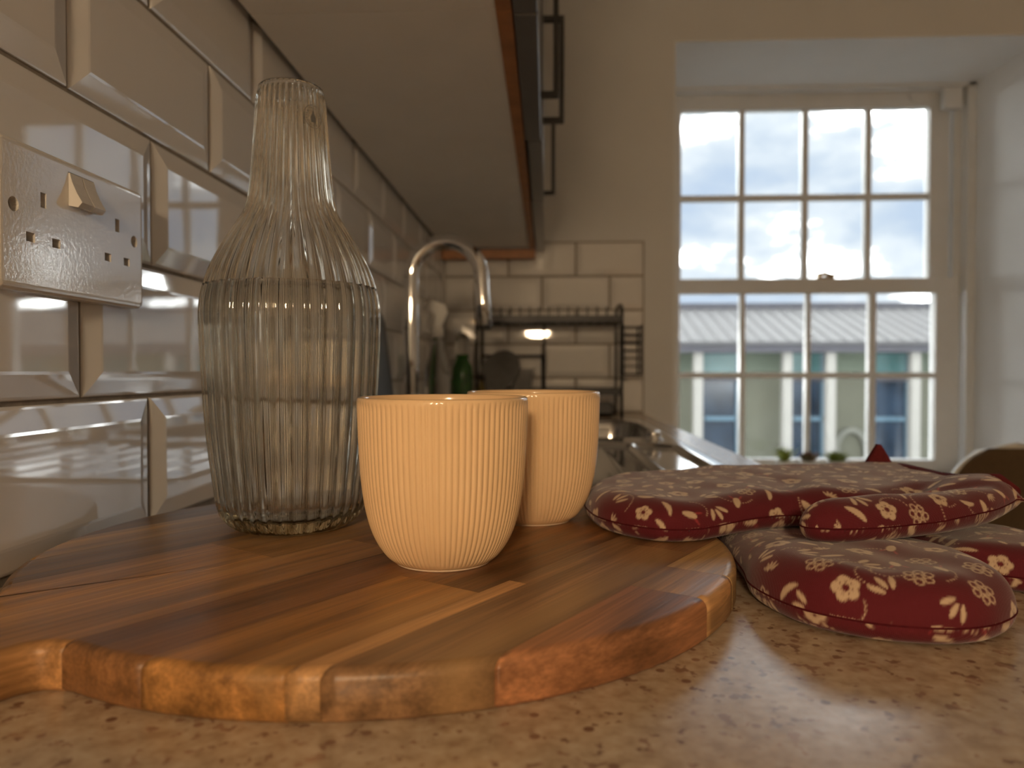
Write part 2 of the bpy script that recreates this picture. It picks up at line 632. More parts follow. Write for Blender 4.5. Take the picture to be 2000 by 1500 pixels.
aw = [(bx(1662) + .30 * math.cos(t), YD + .17, bz(880) + .42 * math.sin(t)) for t in np.linspace(0, PI, 13)]
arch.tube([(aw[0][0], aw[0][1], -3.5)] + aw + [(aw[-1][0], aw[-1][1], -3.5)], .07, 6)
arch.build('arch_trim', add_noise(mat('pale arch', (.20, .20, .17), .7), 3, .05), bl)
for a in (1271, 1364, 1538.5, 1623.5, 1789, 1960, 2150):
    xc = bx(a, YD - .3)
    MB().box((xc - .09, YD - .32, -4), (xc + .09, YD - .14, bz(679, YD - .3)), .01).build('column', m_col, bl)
tag(MB().box((-60, YO + 1.0, -4.1), (80, 90, -4.0)).build('ground_outside', m_ground), kind='structure', label='grey ground outside below the window')

# ================================================================== wall cabinets
XD = .3010


def wall_unit(y0, y1, splits, label, hands):
    t = thing('wall_cabinet', (.14, (y0 + y1) / 2, zcab), label, 'cabinet', 'wall cabinets over the worktop')
    MB().box((.010, y0 + .0006, zcab), (.259, y1 - .0006, zcab + .016)).build('base_panel', m_carcass, t)
    b = MB()
    b.box((.010, y0 + .001, zcab + .016), (.275, y0 + .017, zcab + .72)); b.box((.010, y1 - .017, zcab + .016), (.275, y1 - .001, zcab + .72))
    b.box((.010, y0 + .001, zcab + .704), (.275, y1 - .001, zcab + .72)); b.box((.010, y0 + .017, zcab + .016), (.018, y1 - .017, zcab + .704))
    b.build('carcass', m_carcass, t)
    MB().box((.2595, y0 + .0004, zcab - .003), (.2755, y1 - .0004, zcab + .018), .0008).build('edging', m_edge, t)
    for (a, c, px) in splits:
        d = MB().box((.277 + px, a + .0015, zcab - .006), (XD + px, c - .0015, zcab + .716), .0015).build('door', m_door, t)
        for (hy, xo) in [h for h in hands if a < h[0] < c]:
            z0h, z1h = 1.437, 1.600
            h = MB()
            h.box((xo - .008, hy - .005, z0h - .004), (xo, hy + .005, z1h + .004), .0012)
            h.box((XD + px, hy - .005, z0h - .004), (xo - .007, hy + .005, z0h + .005), .0008)
            h.box((XD + px, hy - .005, z1h - .005), (xo - .007, hy + .005, z1h + .004), .0008)
            h.build('handle', m_handle, d)
    return t


wall_unit(.735, 1.535, [(.735, 1.135, 0), (1.135, 1.535, .003)], 'grey double door wall cabinet above the carafe and cups', [(1.08, .3275), (1.19, .338)])
wall_unit(1.5355, 2.135, [(1.5355, 2.135, .0015)], 'grey single door wall cabinet above the sink, next to the end wall', [(1.67, .3285)])
wall_unit(-.065, .7345, [(-.065, .335, 0), (.335, .7345, 0)], 'grey double door wall cabinet over the near end of the worktop', [(.28, .3275), (.39, .3275)])
fl = thing('filler_panel', (.14, 2.17, zcab), 'brown edged filler strip between wall cabinet and end wall', 'panel')
MB().box((.002, 2.1355, zcab - .004), (.30, 2.209, zcab + .70)).build('board', m_door, fl)
MB().box((.002, 2.150, zcab - .030), (.276, 2.168, zcab - .004), .001).build('edging', m_edge, fl)

# ================================================================== worktop with a cut-out, base units below
SX0, SX1, SY0, SY1 = .107, .538, .80, 1.83     # sink cut-out
YN = -.75
xs_, ys_ = [0.0, SX0, SX1, .600], [YN, SY0, SY1, 2.2105]
bm = bmesh.new()
gv = [[bm.verts.new((a, b, CT)) for b in ys_] for a in xs_]
for i in range(3):
    for j in range(3):
        if (i, j) != (1, 1):
            bm.faces.new((gv[i][j], gv[i + 1][j], gv[i + 1][j + 1], gv[i][j + 1]))
ext = bmesh.ops.extrude_face_region(bm, geom=list(bm.faces))
for q in ext['geom']:
    if isinstance(q, bmesh.types.BMVert): q.co.z -= .038
bmesh.ops.recalc_face_normals(bm, faces=list(bm.faces))
ed = [q for q in bm.edges if all(abs(v.co.x - .6) < 1e-5 and abs(v.co.z - CT) < 1e-5 for v in q.verts)]
bmesh.ops.bevel(bm, geom=ed, offset=.006, segments=4, affect='EDGES', profile=.5)
wt = MB().bm(bm)
worktop = wt.build('worktop', m_top)
tag(worktop, 'beige speckled laminate worktop running along the tiled wall', 'worktop')
m_base = add_noise(mat('grey base door', (.13, .13, .135), .3), 20, .06)
for i, (a, b) in enumerate(((-.74, -.14), (-.14, .46), (.46, 1.29), (1.29, 1.85), (1.85, 2.209))):
    bc = thing('base_cabinet', (.28, (a + b) / 2, 0), ['grey base cabinet at the free end of the worktop', 'grey base cabinet under the chopping board', 'grey base cabinet under the drainer', 'grey base cabinet under the sink bowl', 'grey base cabinet in the corner below the dish rack'][i], 'cabinet', 'base cabinets under the worktop')
    q = MB()
    q.box((.01, a + .002, .1), (.56, a + .02, .8715)); q.box((.01, b - .02, .1), (.56, b - .002, .8715)); q.box((.01, a + .02, .1), (.56, b - .02, .118)); q.box((.06, a + .002, 0), (.5, b - .002, .1))
    q.build('carcass', m_carcass, bc)
    d = MB().box((.562, a + .0025, .12), (.582, b - .0025, .865), .0015).build('door', m_base, bc)
    h = MB().box((.604, b - .06, .68), (.612, b - .05, .845), .001); h.box((.58, b - .06, .68), (.606, b - .05, .69)); h.box((.58, b - .06, .835), (.606, b - .05, .845))
    h.build('handle', m_handle, d)

# ================================================================== sink
sk = thing('kitchen_sink', ((SX0 + SX1) / 2, (SY0 + SY1) / 2, CT), 'stainless steel inset sink with bowl and drainer in the worktop', 'sink')


def sstep(a, b, t):
    t = np.clip((t - a) / (b - a), 0, 1)
    return t * t * (3 - 2 * t)


def rrect(X, Y, x0, x1, y0, y1, r):
    qx = np.abs(X - (x0 + x1) / 2) - (x1 - x0) / 2 + r
    qy = np.abs(Y - (y0 + y1) / 2) - (y1 - y0) / 2 + r
    return np.minimum(np.maximum(qx, qy), 0) + np.hypot(np.maximum(qx, 0), np.maximum(qy, 0)) - r


gx = np.linspace(SX0 - .008, SX1 + .008, 130)
gy = np.linspace(SY0 - .010, SY1 + .010, 260)
GX, GY = np.meshgrid(gx, gy, indexing='ij')
Zs = np.full(GX.shape, .0035)
edge = rrect(GX, GY, SX0 - .008, SX1 + .008, SY0 - .01, SY1 + .01, .03)
Zs -= .0033 * sstep(-.006, 0, edge)
dr = rrect(GX, GY, .125, .524, SY0 + .012, 1.245, .055)
Zs -= .007 * sstep(.000, -.012, dr) * 1
inside = sstep(-.02, -.03, dr)
rid = np.zeros_like(GX)
for rx in (.18, .235, .29, .345, .40):
    rid += np.exp(-((GX - rx) / .004) ** 2)
Zs += inside * .0022 * rid
Zs += .0055 * np.exp(-((GX - .452) / .005) ** 2) * sstep(-.002, -.012, dr)
bw = rrect(GX, GY, .125, .520, 1.335, 1.79, .06)
Zs -= .165 * sstep(.002, -.022, bw)
V = np.c_[GX.ravel(), GY.ravel(), (CT + Zs).ravel()]
nx_, ny_ = GX.shape
idx = np.arange(nx_ * ny_).reshape(nx_, ny_)
F = np.stack([idx[:-1, :-1], idx[1:, :-1], idx[1:, 1:], idx[:-1, 1:]], -1).reshape(-1, 4)
MB().add(V.tolist(), F.tolist(), True).build('basin', m_steel, sk)
kn = MB().lathe([(0, 0), (.017, 0), (.017, .002), (.011, .004), (.012, .012), (.0125, .014), (.010, .0165), (0, .0175)], (.497, 1.292, CT + .003), 24)
kn.build('waste_knob', m_chrome, sk)
MB().lathe([(0, .0), (.04, 0), (.042, .002), (.036, .003), (.03, -.002), (0, -.003)], (.32, 1.56, CT - .161), 28).build('strainer', m_chrome, sk)

# ------------------------------------------------------------------ tap
tx, ty = .060, 1.345
tap = thing('mixer_tap', (tx, ty, CT), 'tall chrome swan neck mixer tap behind the sink', 'tap')
ra = .0655
pth = [(tx, ty, CT + .05), (tx, ty, CT + .15), (tx, ty, 1.186)]
dv = Vector((1, -.06, 0)).normalized()
c0 = Vector((tx, ty, 1.205)) + dv * ra
for i in range(29):
    a = PI - PI * 1.03 * i / 28
    pth.append(tuple(c0 + dv * ra * math.cos(a) + Vector((0, 0, ra * math.sin(a) * 1.02))))
le = Vector(pth[-1])
pth.append(tuple(le + Vector((.003, 0, -.04))))
pth.append(tuple(le + Vector((.006, 0, -.082))))
MB().tube(pth, .0138, 20).build('spout', m_chrome, tap)
lp = Vector(pth[-1])
MB().tube([tuple(lp + Vector((0, 0, .004))), tuple(lp + Vector((0, 0, -.006)))], .0122, 16).build('aerator', m_handle, tap)
MB().lathe([(0, 0), (.024, 0), (.024, .006), (.021, .010), (.0205, .07), (.018, .078), (.0135, .08), (0, .08)], (tx, ty, CT + .0001), 28).build('body', m_chrome, tap)
MB().tube([(tx, ty - .018, CT + .05), (tx, ty - .04, CT + .055), (tx, ty - .085, CT + .075)], [.011, .007, .005], 12).build('lever', m_chrome, tap)

# ================================================================== double socket
py0, py1, pz0, pz1, pd = .3880, .5340, 1.0795, 1.1655, .0105
so = thing('wall_socket', (0.0, (py0 + py1) / 2, pz0), 'white plastic double wall socket with two rocker switches on the tiles', 'socket')


def bool_diff(me, cutters):
    o = bpy.data.objects.new('tmp', me); COL.objects.link(o)
    c = bpy.data.objects.new('tmpc', cutters.mesh('c')); COL.objects.link(c)
    md = o.modifiers.new('b', 'BOOLEAN'); md.object = c; md.operation = 'DIFFERENCE'; md.solver = 'EXACT'
    dg = bpy.context.evaluated_depsgraph_get()
    dg.update()
    r = bpy.data.meshes.new_from_object(o.evaluated_get(dg))
    bpy.data.objects.remove(o); bpy.data.objects.remove(c)
    return r


# plate: rounded slab whose face is pillowed towards the edges
bm = bmesh.new()
bmesh.ops.create_cube(bm, size=1)
for q in bm.verts:
    q.co = Vector((-.001 + (q.co.x + .5) * (pd + .001), py0 + (q.co.y + .5) * (py1 - py0), pz0 + (q.co.z + .5) * (pz1 - pz0)))
vert_e = [q for q in bm.edges if abs(q.verts[0].co.x - q.verts[1].co.x) > .005]
bmesh.ops.bevel(bm, geom=vert_e, offset=.005, segments=5, affect='EDGES', profile=.5)
fe = [q for q in bm.edges if all(abs(v.co.x - pd) < 1e-5 for v in q.verts)]
bmesh.ops.bevel(bm, geom=fe, offset=.0042, segments=5, affect='EDGES', profile=.55)
plate = MB().bm(bm).mesh('plate')
cut = MB()
for cy_ in (.4250, .5003):
    cut.box((.002, cy_ - .0025, 1.1305), (.02, cy_ + .0025, 1.1395))           # earth
    for dy in (-.0112, .0112):
        cut.box((.002, cy_ + dy - .0037, 1.1085), (.02, cy_ + dy + .0037, 1.1140))
for cy_ in (.4003, .5211):
    cut.disc((.003, cy_, 1.1275), (1, 0, 0), .0042, .02, 20)
cut.box((.004, .4480, 1.1378), (.02, .4740, 1.1585))
plate = bool_diff(plate, cut)
plate.materials.clear(); plate.materials.append(m_plastic)
wl = world_loc(so)
plate.transform(Matrix.Translation(-wl))
po = link(bpy.data.objects.new('face_plate', plate), so)
for y0 in (.4484, .4616):
    y1 = y0 + .0118
    prof = [(.004, 1.1582), (.0112, 1.1578), (.0128, 1.152), (.0158, 1.145), (.0192, 1.1392), (.0165, 1.1362), (.004, 1.1384)]
    V = [(a, y0, z) for a, z in prof] + [(a, y1, z) for a, z in prof]
    n = len(prof)
    F = [tuple(range(n)), tuple(range(n, 2 * n))[::-1]] + [(i, n + i, n + (i + 1) % n, (i + 1) % n) for i in range(n)]
    MB().add(V, F).build('rocker_switch', m_plastic, so)
for cy_ in (.4003, .5211):
    s_ = MB().disc((.003, cy_, 1.1275), (1, 0, 0), .0036, .0012, 18)
    for sg in (-1, 1):
        hp2 = [(cy_ + sg * (.0004 + .0032 * math.sin(t)), 1.1275 + .0035 * math.cos(t)) for t in np.linspace(0, PI, 12)]
        n = len(hp2)
        s_.add([(.0042, a, c) for a, c in hp2] + [(.0055, a, c) for a, c in hp2], [tuple(range(n)), tuple(range(n, 2 * n))[::-1]] + [(i, n + i, n + (i + 1) % n, (i + 1) % n) for i in range(n)])
    s_.build('screw', m_screw, so)

# ================================================================== chopping board of glued staves
BC = Vector((.216, .453)); BR = .204; BT = .019; TH = math.radians(57.5)
ax2 = Vector((math.cos(TH), math.sin(TH))); nn2 = Vector((-ax2.y, ax2.x))
out = []
hc = .0115
hnd = [(-.046, -.1987), (-.034, -.2005), (-.024, -.2022), (-.0165, -.2058), (-.0128, -.2115), (-.0125, -.220), (-.015, -.245), (-.0172, -.275), (-.0165, -.305), (-.0125, -.322), (-.003, -.333), (hc, -.336)]
hp = hnd + [(2 * hc - n_, t_) for n_, t_ in hnd[-2::-1]]
hp = [tuple(p) for p in catmull(hp, 4)]
a0 = math.atan2(hp[-1][1], hp[-1][0]) % (2 * PI)     # angle in (n,t) frame
a1 = math.atan2(hp[0][1], hp[0][0]) % (2 * PI)
for i in range(1, 200):
    # go the long way round the circle from the far side of the handle back to the near side
    a = a1 - (2 * PI - (a0 - a1) % (2 * PI)) * i / 200 if False else None
pts2 = list(hp)
st = math.atan2(hp[-1][1], hp[-1][0]); en = math.atan2(hp[0][1], hp[0][0])
span = (st - en) % (2 * PI)          # small arc occupied by the handle (counter-clockwise en -> st)
tot = 2 * PI - span
for i in range(1, 180):
    a = st + tot * i / 180
    pts2.append((BR * math.cos(a), BR * math.sin(a)))


def board_ring(ins, z):
    """offset the outline inwards by ins"""
    P = [Vector(p) for p in pts2]
    n = len(P)
    area = sum(P[i].x * P[(i + 1) % n].y - P[(i + 1) % n].x * P[i].y for i in range(n))
    sg = 1 if area > 0 else -1
    R = []
    for i in range(n):
        t = (P[(i + 1) % n] - P[i - 1]).normalized()
        q = P[i] + Vector((-t.y, t.x)) * ins * sg
        w2_ = BC + nn2 * q.x + ax2 * q.y
        R.append((w2_.x, w2_.y, z))
    return R


rings = [board_ring(.0012, CT + .0002), board_ring(0, CT + .0016), board_ring(0, CT + BT - .0042), board_ring(.0005, CT + BT - .0026), board_ring(.0016, CT + BT - .0010), board_ring(.0034, CT + BT - .0002), board_ring(.005, CT + BT)]
nP = len(pts2)
Vb = [p for r_ in rings for p in r_]
Fb = [tuple(range(nP))[::-1], tuple(range((len(rings) - 1) * nP, len(rings) * nP))]
Sb = [False, False]
for k in range(len(rings) - 1):
    for i in range(nP):
        j = (i + 1) % nP
        Fb.append((k * nP + i, k * nP + j, (k + 1) * nP + j, (k + 1) * nP + i)); Sb.append(k >= 1)
bmB = bmesh.new()
bv = [bmB.verts.new(p) for p in Vb]
for q, s_ in zip(Fb, Sb):
    f_ = bmB.faces.new([bv[i] for i in q]); f_.smooth = s_
bmesh.ops.recalc_face_normals(bmB, faces=list(bmB.faces))


def wood_mat():
    m = mat('acacia wood', (.4, .2, .1), .36, spec=.42)
    b = bsdf(m)
    oi = N(m, 'ShaderNodeObjectInfo')
    t = N(m, 'ShaderNodeTexCoord')
    off = N(m, 'ShaderNodeVectorMath', operation='ADD')
    rnd = N(m, 'ShaderNodeCombineXYZ')
    mul = N(m, 'ShaderNodeMath', operation='MULTIPLY'); mul.inputs[1].default_value = 7.0
    L(m, oi.outputs['Random'], mul.inputs[0]); L(m, mul.outputs[0], rnd.inputs[0]); L(m, mul.outputs[0], rnd.inputs[2])
    rot = N(m, 'ShaderNodeMapping', vector_type='TEXTURE')
    rot.inputs['Rotation'].default_value = (0, 0, TH)
    L(m, t.outputs['Object'], rot.inputs['Vector'])
    L(m, rot.outputs[0], off.inputs[0]); L(m, rnd.outputs[0], off.inputs[1])

    def noise(sc3, scale, detail, rough=.55, dist=0.0):
        mp_ = N(m, 'ShaderNodeMapping'); mp_.inputs['Scale'].default_value = sc3
        L(m, off.outputs[0], mp_.inputs['Vector'])
        n_ = N(m, 'ShaderNodeTexNoise', Scale=scale, Detail=detail, Roughness=rough, Distortion=dist)
        L(m, mp_.outputs[0], n_.inputs['Vector'])
        return n_.outputs[0]

    broad = noise((.10, 1, 1), 34, 3, .5, .35)       # broad growth bands
    mid = noise((.05, 1, 1), 130, 4, .6)             # streaks
    pore = noise((.025, 1, 1), 700, 2, .6)           # fine pores

    def mapr(o_, a, b_, lo, hi):
        r_ = N(m, 'ShaderNodeMapRange'); r_.inputs[1].default_value = a; r_.inputs[2].default_value = b_; r_.inputs[3].default_value = lo; r_.inputs[4].default_value = hi
        L(m, o_, r_.inputs[0]); return r_.outputs[0]

    def mm(a, b_, op='MULTIPLY'):
        n_ = N(m, 'ShaderNodeMath', operation=op); L(m, a, n_.inputs[0]); L(m, b_, n_.inputs[1]); return n_.outputs[0]

    val = mm(mm(mapr(broad, .3, .7, .55, 1.38), mapr(mid, .3, .7, .58, 1.34)), mapr(pore, .35, .7, .74, 1.14))
    hs = N(m, 'ShaderNodeVectorMath', operation='SCALE')
    L(m, oi.outputs['Color'], hs.inputs[0]); L(m, val, hs.inputs[3])
    # sapwood streaks: pull some broad bands towards pale straw
    sap = mapr(noise((.06, 1, 1), 22, 2, .5, .2), .60, .72, 0, .45)
    mx = N(m, 'ShaderNodeMix', data_type='RGBA'); mx.inputs[7].default_value = (.50, .30, .13, 1)
    L(m, sap, mx.inputs[0]); L(m, hs.outputs[0], mx.inputs[6])
    L(m, mx.outputs[2], b.inputs['Base Color'])
    bp = N(m, 'ShaderNodeBump', Strength=.18, Distance=.0006)
    L(m, pore, bp.inputs['Height']); L(m, bp.outputs[0], b.inputs['Normal'])
    L(m, mapr(mid, .3, .7, .30, .42), b.inputs['Roughness'])
    return m


m_wood = wood_mat()
board = thing('chopping_board', (BC.x, BC.y, CT), 'round wooden chopping board with a handle, glued from striped acacia staves', 'board')
W = 9
strips = [
    (-.21, -.1655, [(-W, -.008, (.41, .20, .115)), (-.008, .035, (.36, .22, .12)), (.035, W, (.42, .29, .16))]),
    (-.1655, -.1225, [(-W, .07, (.255, .155, .095)), (.07, W, (.27, .15, .09))]),
    (-.1225, -.1125, [(-W, -.035, (.42, .255, .14)), (-.035, W, (.27, .165, .10))]),
    (-.1125, -.0625, [(-W, -.060, (.36, .19, .075)), (-.060, W, (.21, .105, .05))]),
    (-.0625, -.0215, [(-W, .06, (.245, .125, .062)), (.06, W, (.34, .19, .09))]),
    (-.0215, .0215, [(-W, -.02, (.35, .195, .095)), (-.02, W, (.29, .155, .075))]),
    (.0215, .083, [(-W, -.075, (.40, .225, .105)), (-.075, W, (.36, .21, .10))]),
    (.083, .1265, [(-W, W, (.215, .13, .07))]),
    (.1265, .164, [(-W, W, (.43, .27, .135))]),
    (.164, .21, [(-W, W, (.235, .145, .08))]),
]


def cutp(bm_, nval, direction, keep_greater):
    d3 = Vector((direction.x, direction.y, 0))
    co = Vector((BC.x, BC.y, 0)) + d3 * nval
    g = list(bm_.verts) + list(bm_.edges) + list(bm_.faces)
    r_ = bmesh.ops.bisect_plane(bm_, geom=g, dist=1e-7, plane_co=co, plane_no=d3 if keep_greater else -d3, clear_inner=True)
    be = [q for q in bm_.edges if q.is_boundary]
    if be:
        bmesh.ops.holes_fill(bm_, edges=be, sides=0)


JG = .00006
for n0, n1, segs in strips:
    for t0, t1, colr in segs:
        b2 = bmB.copy()
        if n0 > -.2: cutp(b2, n0 + JG, nn2, True)
        if n1 < .2: cutp(b2, n1 - JG, nn2, False)
        if t0 > -1: cutp(b2, t0 + JG, ax2, True)
        if t1 < 1: cutp(b2, t1 - JG, ax2, False)
        if len(b2.faces) < 3:
            b2.free(); continue
        me = bpy.data.meshes.new('stave')
        for q in b2.verts: q.co -= Vector((BC.x, BC.y, CT))
        b2.to_mesh(me); b2.free()
        me.materials.append(m_wood)
        o = link(bpy.data.objects.new('stave', me), board)
        o.color = (colr[0] * 1.04, colr[1] * .94, colr[2] * .74, 1)
bmB.free()
BZ = CT + BT

# ================================================================== ribbed cups
cprof_key = [(.0268, .0012), (.0290, .0026), (.0322, .0058), (.0362, .0118), (.0396, .0195), (.0424, .030), (.0444, .043), (.0456, .058), (.0463, .074), (.0467, .0868)]


def make_cup(c, label):
    t = thing('ribbed_cup', (c[0], c[1], BZ), label, 'cup', 'cream ribbed cups on the board')
    kp = catmull(cprof_key, 6)
    prof = [(0, .0045), (.02, .0042), (.0235, .0030), (.0255, .0012)] + [tuple(p) for p in kp]
    n_out = len(prof)
    prof += [(.0467, .0885), (.0463, .0898), (.0455, .0903), (.0447, .0899), (.0443, .0888)]
    inner = [(r - .0026, z) for r, z in [tuple(p) for p in kp][::-1] if z > .006 and z < .087]
    prof += inner + [(.024, .0065), (.012, .0060), (0, .006)]

    def rib(a, i):
        if i < 5 or i >= n_out + 1: return 0
        z = prof[i][1]
        f = min(1, max(0, (z - .002) / .005)) * min(1, max(0, (.0885 - z) / .0035))
        return -.00075 * f * (1 - abs(math.cos(44 * a)) ** .8)

    MB().lathe(prof, (c[0], c[1], BZ), 88 * 8, rib).build('body', m_cup, t)
    MB().lathe([(.0215, .0030), (.0225, .0), (.0258, .0), (.0272, .0014), (.0255, .0018), (.0225, .0032)], (c[0], c[1], BZ + .00005), 64).build('foot_ring', m_foot, t)
    return t


make_cup((.2535, .4010), 'cream ribbed cup standing next to the glass carafe')
make_cup((.3010, .5160), 'cream ribbed cup standing beside the tip of the oven mitt')

# ================================================================== carafe with water
BX, BY = .1405, .4830
car = thing('carafe', (BX, BY, BZ), 'ribbed amber tinted glass carafe of water with a slim neck', 'carafe')
bkey = [(.0330, .0006), (.0375, .0022), (.0418, .0058), (.0452, .0112), (.0476, .0190), (.0489, .0285), (.0503, .040), (.0517, .0515), (.0530, .0640), (.0543, .080), (.0552, .0957), (.0563, .1163), (.0570, .1369), (.0565, .148), (.0548, .1575), (.0515, .1685), (.0478, .177), (.0425, .187), (.0368, .1965), (.0325, .2035), (.0290, .2105), (.0271, .2180), (.0258, .2290), (.0246, .2434), (.0235, .258), (.0226, .2700), (.0218, .2810), (.0212, .2890)]
bo = [tuple(p) for p in catmull(bkey, 5)]
NR = 36
m_glass = mat('amber glass', (.99, .955, .885), .0, trans=1.0, ior=1.5)
nd = m_glass.node_tree
va = N(m_glass, 'ShaderNodeVolumeAbsorption', Color=(.93, .79, .50, 1), Density=26.0)
L(m_glass, va.outputs[0], nd.nodes['Material Output'].inputs['Volume'])
m_water = mat('water', (1, 1, 1), .0, trans=1.0, ior=1.33)


def ribf(a, z, amp):
    f = min(1, max(0, (z - .001) / .008)) * min(1, max(0, (.2885 - z) / .004))
    f *= .75 + .25 * min(1, max(0, z / .05))
    return amp * f * (.5 * math.cos(NR * a) + .12 * math.cos(2 * NR * a))


gp = [(0, .0040), (.012, .0036), (.024, .0016), (.0295, .0003)] + bo
n_o = len(gp)
gp += [(.0210, .2908), (.0203, .2915), (.0196, .2908)]
wall_t = .0024
gi = [(max(r - wall_t, .01), z) for r, z in bo[::-1] if z > .0185]
n_i0 = len(gp)
gp += gi
gp += [(.0428, .0150), (.0400, .0125), (.035, .0112), (.022, .0110), (.01, .0122), (0, .0126)]


def rib_g(a, i):
    z = gp[i][1]
    if i < 4: return 0
    if i < n_o: return ribf(a, z, .0022 * (.40 + .60 * gp[i][0] / .056))
    if n_i0 <= i < n_i0 + len(gi): return ribf(a, z, .0007 * (.4 + .6 * gp[i][0] / .056))
    return 0


MB().lathe(gp, (BX, BY, BZ + .0001), NR * 12, rib_g).build('glass', m_glass, car)
ZW = .1592
wi = [(r, z) for r, z in gi[::-1] if z < ZW - .0005]
wp = [(0, .0125), (.01, .0121), (.022, .0109), (.035, .0111), (.0400, .0124), (.0428, .0149)] + wi
rw = np.interp(ZW, [z for r, z in gi[::-1]], [r for r, z in gi[::-1]])
nw = len(wp)
wp += [(rw, ZW + .0006), (rw - .0015, ZW), (rw - .004, ZW - .0004), (rw * .5, ZW - .0005), (0, ZW - .0005)]


def rib_w(a, i):
    if i < 6: return .00008
    if i > nw: return 0
    return ribf(a, wp[i][1], .0007 * (.4 + .6 * wp[i][0] / .056)) + .00012


MB().lathe(wp, (BX, BY, BZ + .0001), NR * 8, rib_w).build('water', m_water, car)
# round printed mark on the neck
lg = MB()
za, zl, ra_ = math.radians(-36), .2685, .0228


def neckp(dy, dz, o_=.0012):
    r_ = np.interp(zl + dz, [z for r, z in bo], [r for r, z in bo]) + o_
    a = za + dy / .0228
    return (BX + r_ * math.cos(a), BY + r_ * math.sin(a), BZ + zl + dz)


ringp = [neckp(.0062 * math.cos(t), .0075 * math.sin(t)) for t in np.linspace(0, 2 * PI, 33)[:-1]]
lg.tube(ringp, .00022, 5, closed=True)
for i in range(22):
    t = 2 * PI * i / 22
    lg.tube([neckp(.0051 * math.cos(t), .0062 * math.sin(t)), neckp(.0043 * math.cos(t), .0053 * math.sin(t))], .00022, 4)
fig = [(0, .0042), (.0008, .002), (.0018, -.0005), (.0016, -.0038), (-.0014, -.0038), (-.0016, -.0005), (-.0006, .002)]
lg.add([neckp(a, b) for a, b in fig] + [neckp(a, b, .0009) for a, b in fig], [tuple(range(7)), tuple(range(7, 14))[::-1]] + [(i, 7 + i, 7 + (i + 1) % 7, (i + 1) % 7) for i in range(7)])
lg.build('printed_mark', add_noise(mat('grey print', (.10, .10, .10), .5), 300, .1), car)

# ================================================================== oven mitts
def fabric_mat():
    m = mat('printed cotton', (.2, .02, .03), .85, spec=.25)
    b = bsdf(m)
    at = N(m, 'ShaderNodeAttribute', attribute_name='print')
    mx = N(m, 'ShaderNodeMix', data_type='RGBA')
    mx.inputs[6].default_value = (.175, .017, .024, 1)
    mx.inputs[7].default_value = (.52, .38, .26, 1)
    sp = N(m, 'ShaderNodeSeparateColor')
    L(m, at.outputs['Color'], sp.inputs[0])
    mr = N(m, 'ShaderNodeMix', data_type='RGBA')
    mr.inputs[6].default_value = (.098, .0095, .015, 1)
    mr.inputs[7].default_value = (.30, .04, .04, 1)
    L(m, sp.outputs[1], mr.inputs[0])
    L(m, mr.outputs[2], mx.inputs[6])
    L(m, sp.outputs[0], mx.inputs[0])
    L(m, mx.outputs[2], b.inputs['Base Color'])
    b.inputs['Sheen Weight'].default_value = .25
    b.inputs['Sheen Roughness'].default_value = .4
    t = N(m, 'ShaderNodeTexCoord')
    w1 = N(m, 'ShaderNodeTexWave', Scale=420.0, Distortion=.6); w1.bands_direction = 'X'
    w2_ = N(m, 'ShaderNodeTexWave', Scale=420.0, Distortion=.6); w2_.bands_direction = 'Y'
    for q in (w1, w2_): L(m, t.outputs['Object'], q.inputs['Vector'])
    ad = N(m, 'ShaderNodeMath', operation='ADD'); L(m, w1.outputs[1], ad.inputs[0]); L(m, w2_.outputs[1], ad.inputs[1])
    bp = N(m, 'ShaderNodeBump', Strength=.22, Distance=.0004)
    L(m, ad.outputs[0], bp.inputs['Height']); L(m, bp.outputs[0], b.inputs['Normal'])
    return m


m_fab = fabric_mat()
m_bind = add_noise(mat('red binding', (.10, .011, .013), .85, spec=.2), 300, .15, bump=.3, bscale=900)
m_seam = add_noise(mat('maroon seam thread', (.07, .0075, .011), .9, spec=.1), 300, .2)


def seg_dist(X, Y, P, skip=()):
    """distance to closed polyline and nearest point; inside mask"""
    n = len(P)
    best = np.full(X.shape, 1e9); bxp = np.zeros(X.shape); byp = np.zeros(X.shape)
    ins = np.zeros(X.shape, bool)
    for i in range(n):
        ax_, ay_ = P[i]; bx_, by_ = P[(i + 1) % n]
        if i in skip: continue
        dx, dy = bx_ - ax_, by_ - ay_
        l2 = dx * dx + dy * dy + 1e-18
        t = np.clip(((X - ax_) * dx + (Y - ay_) * dy) / l2, 0, 1)
        qx, qy = ax_ + t * dx, ay_ + t * dy
        d = (X - qx) ** 2 + (Y - qy) ** 2
        msk = d < best
        best[msk] = d[msk]; bxp[msk] = qx[msk]; byp[msk] = qy[msk]
        cr = ((ay_ > Y) != (by_ > Y))
        with np.errstate(divide='ignore', invalid='ignore'):
            xi = (bx_ - ax_) * (Y - ay_) / (by_ - ay_ if by_ != ay_ else 1e-18) + ax_
        ins ^= cr & (X < xi)
    return np.sqrt(best), bxp, byp, ins


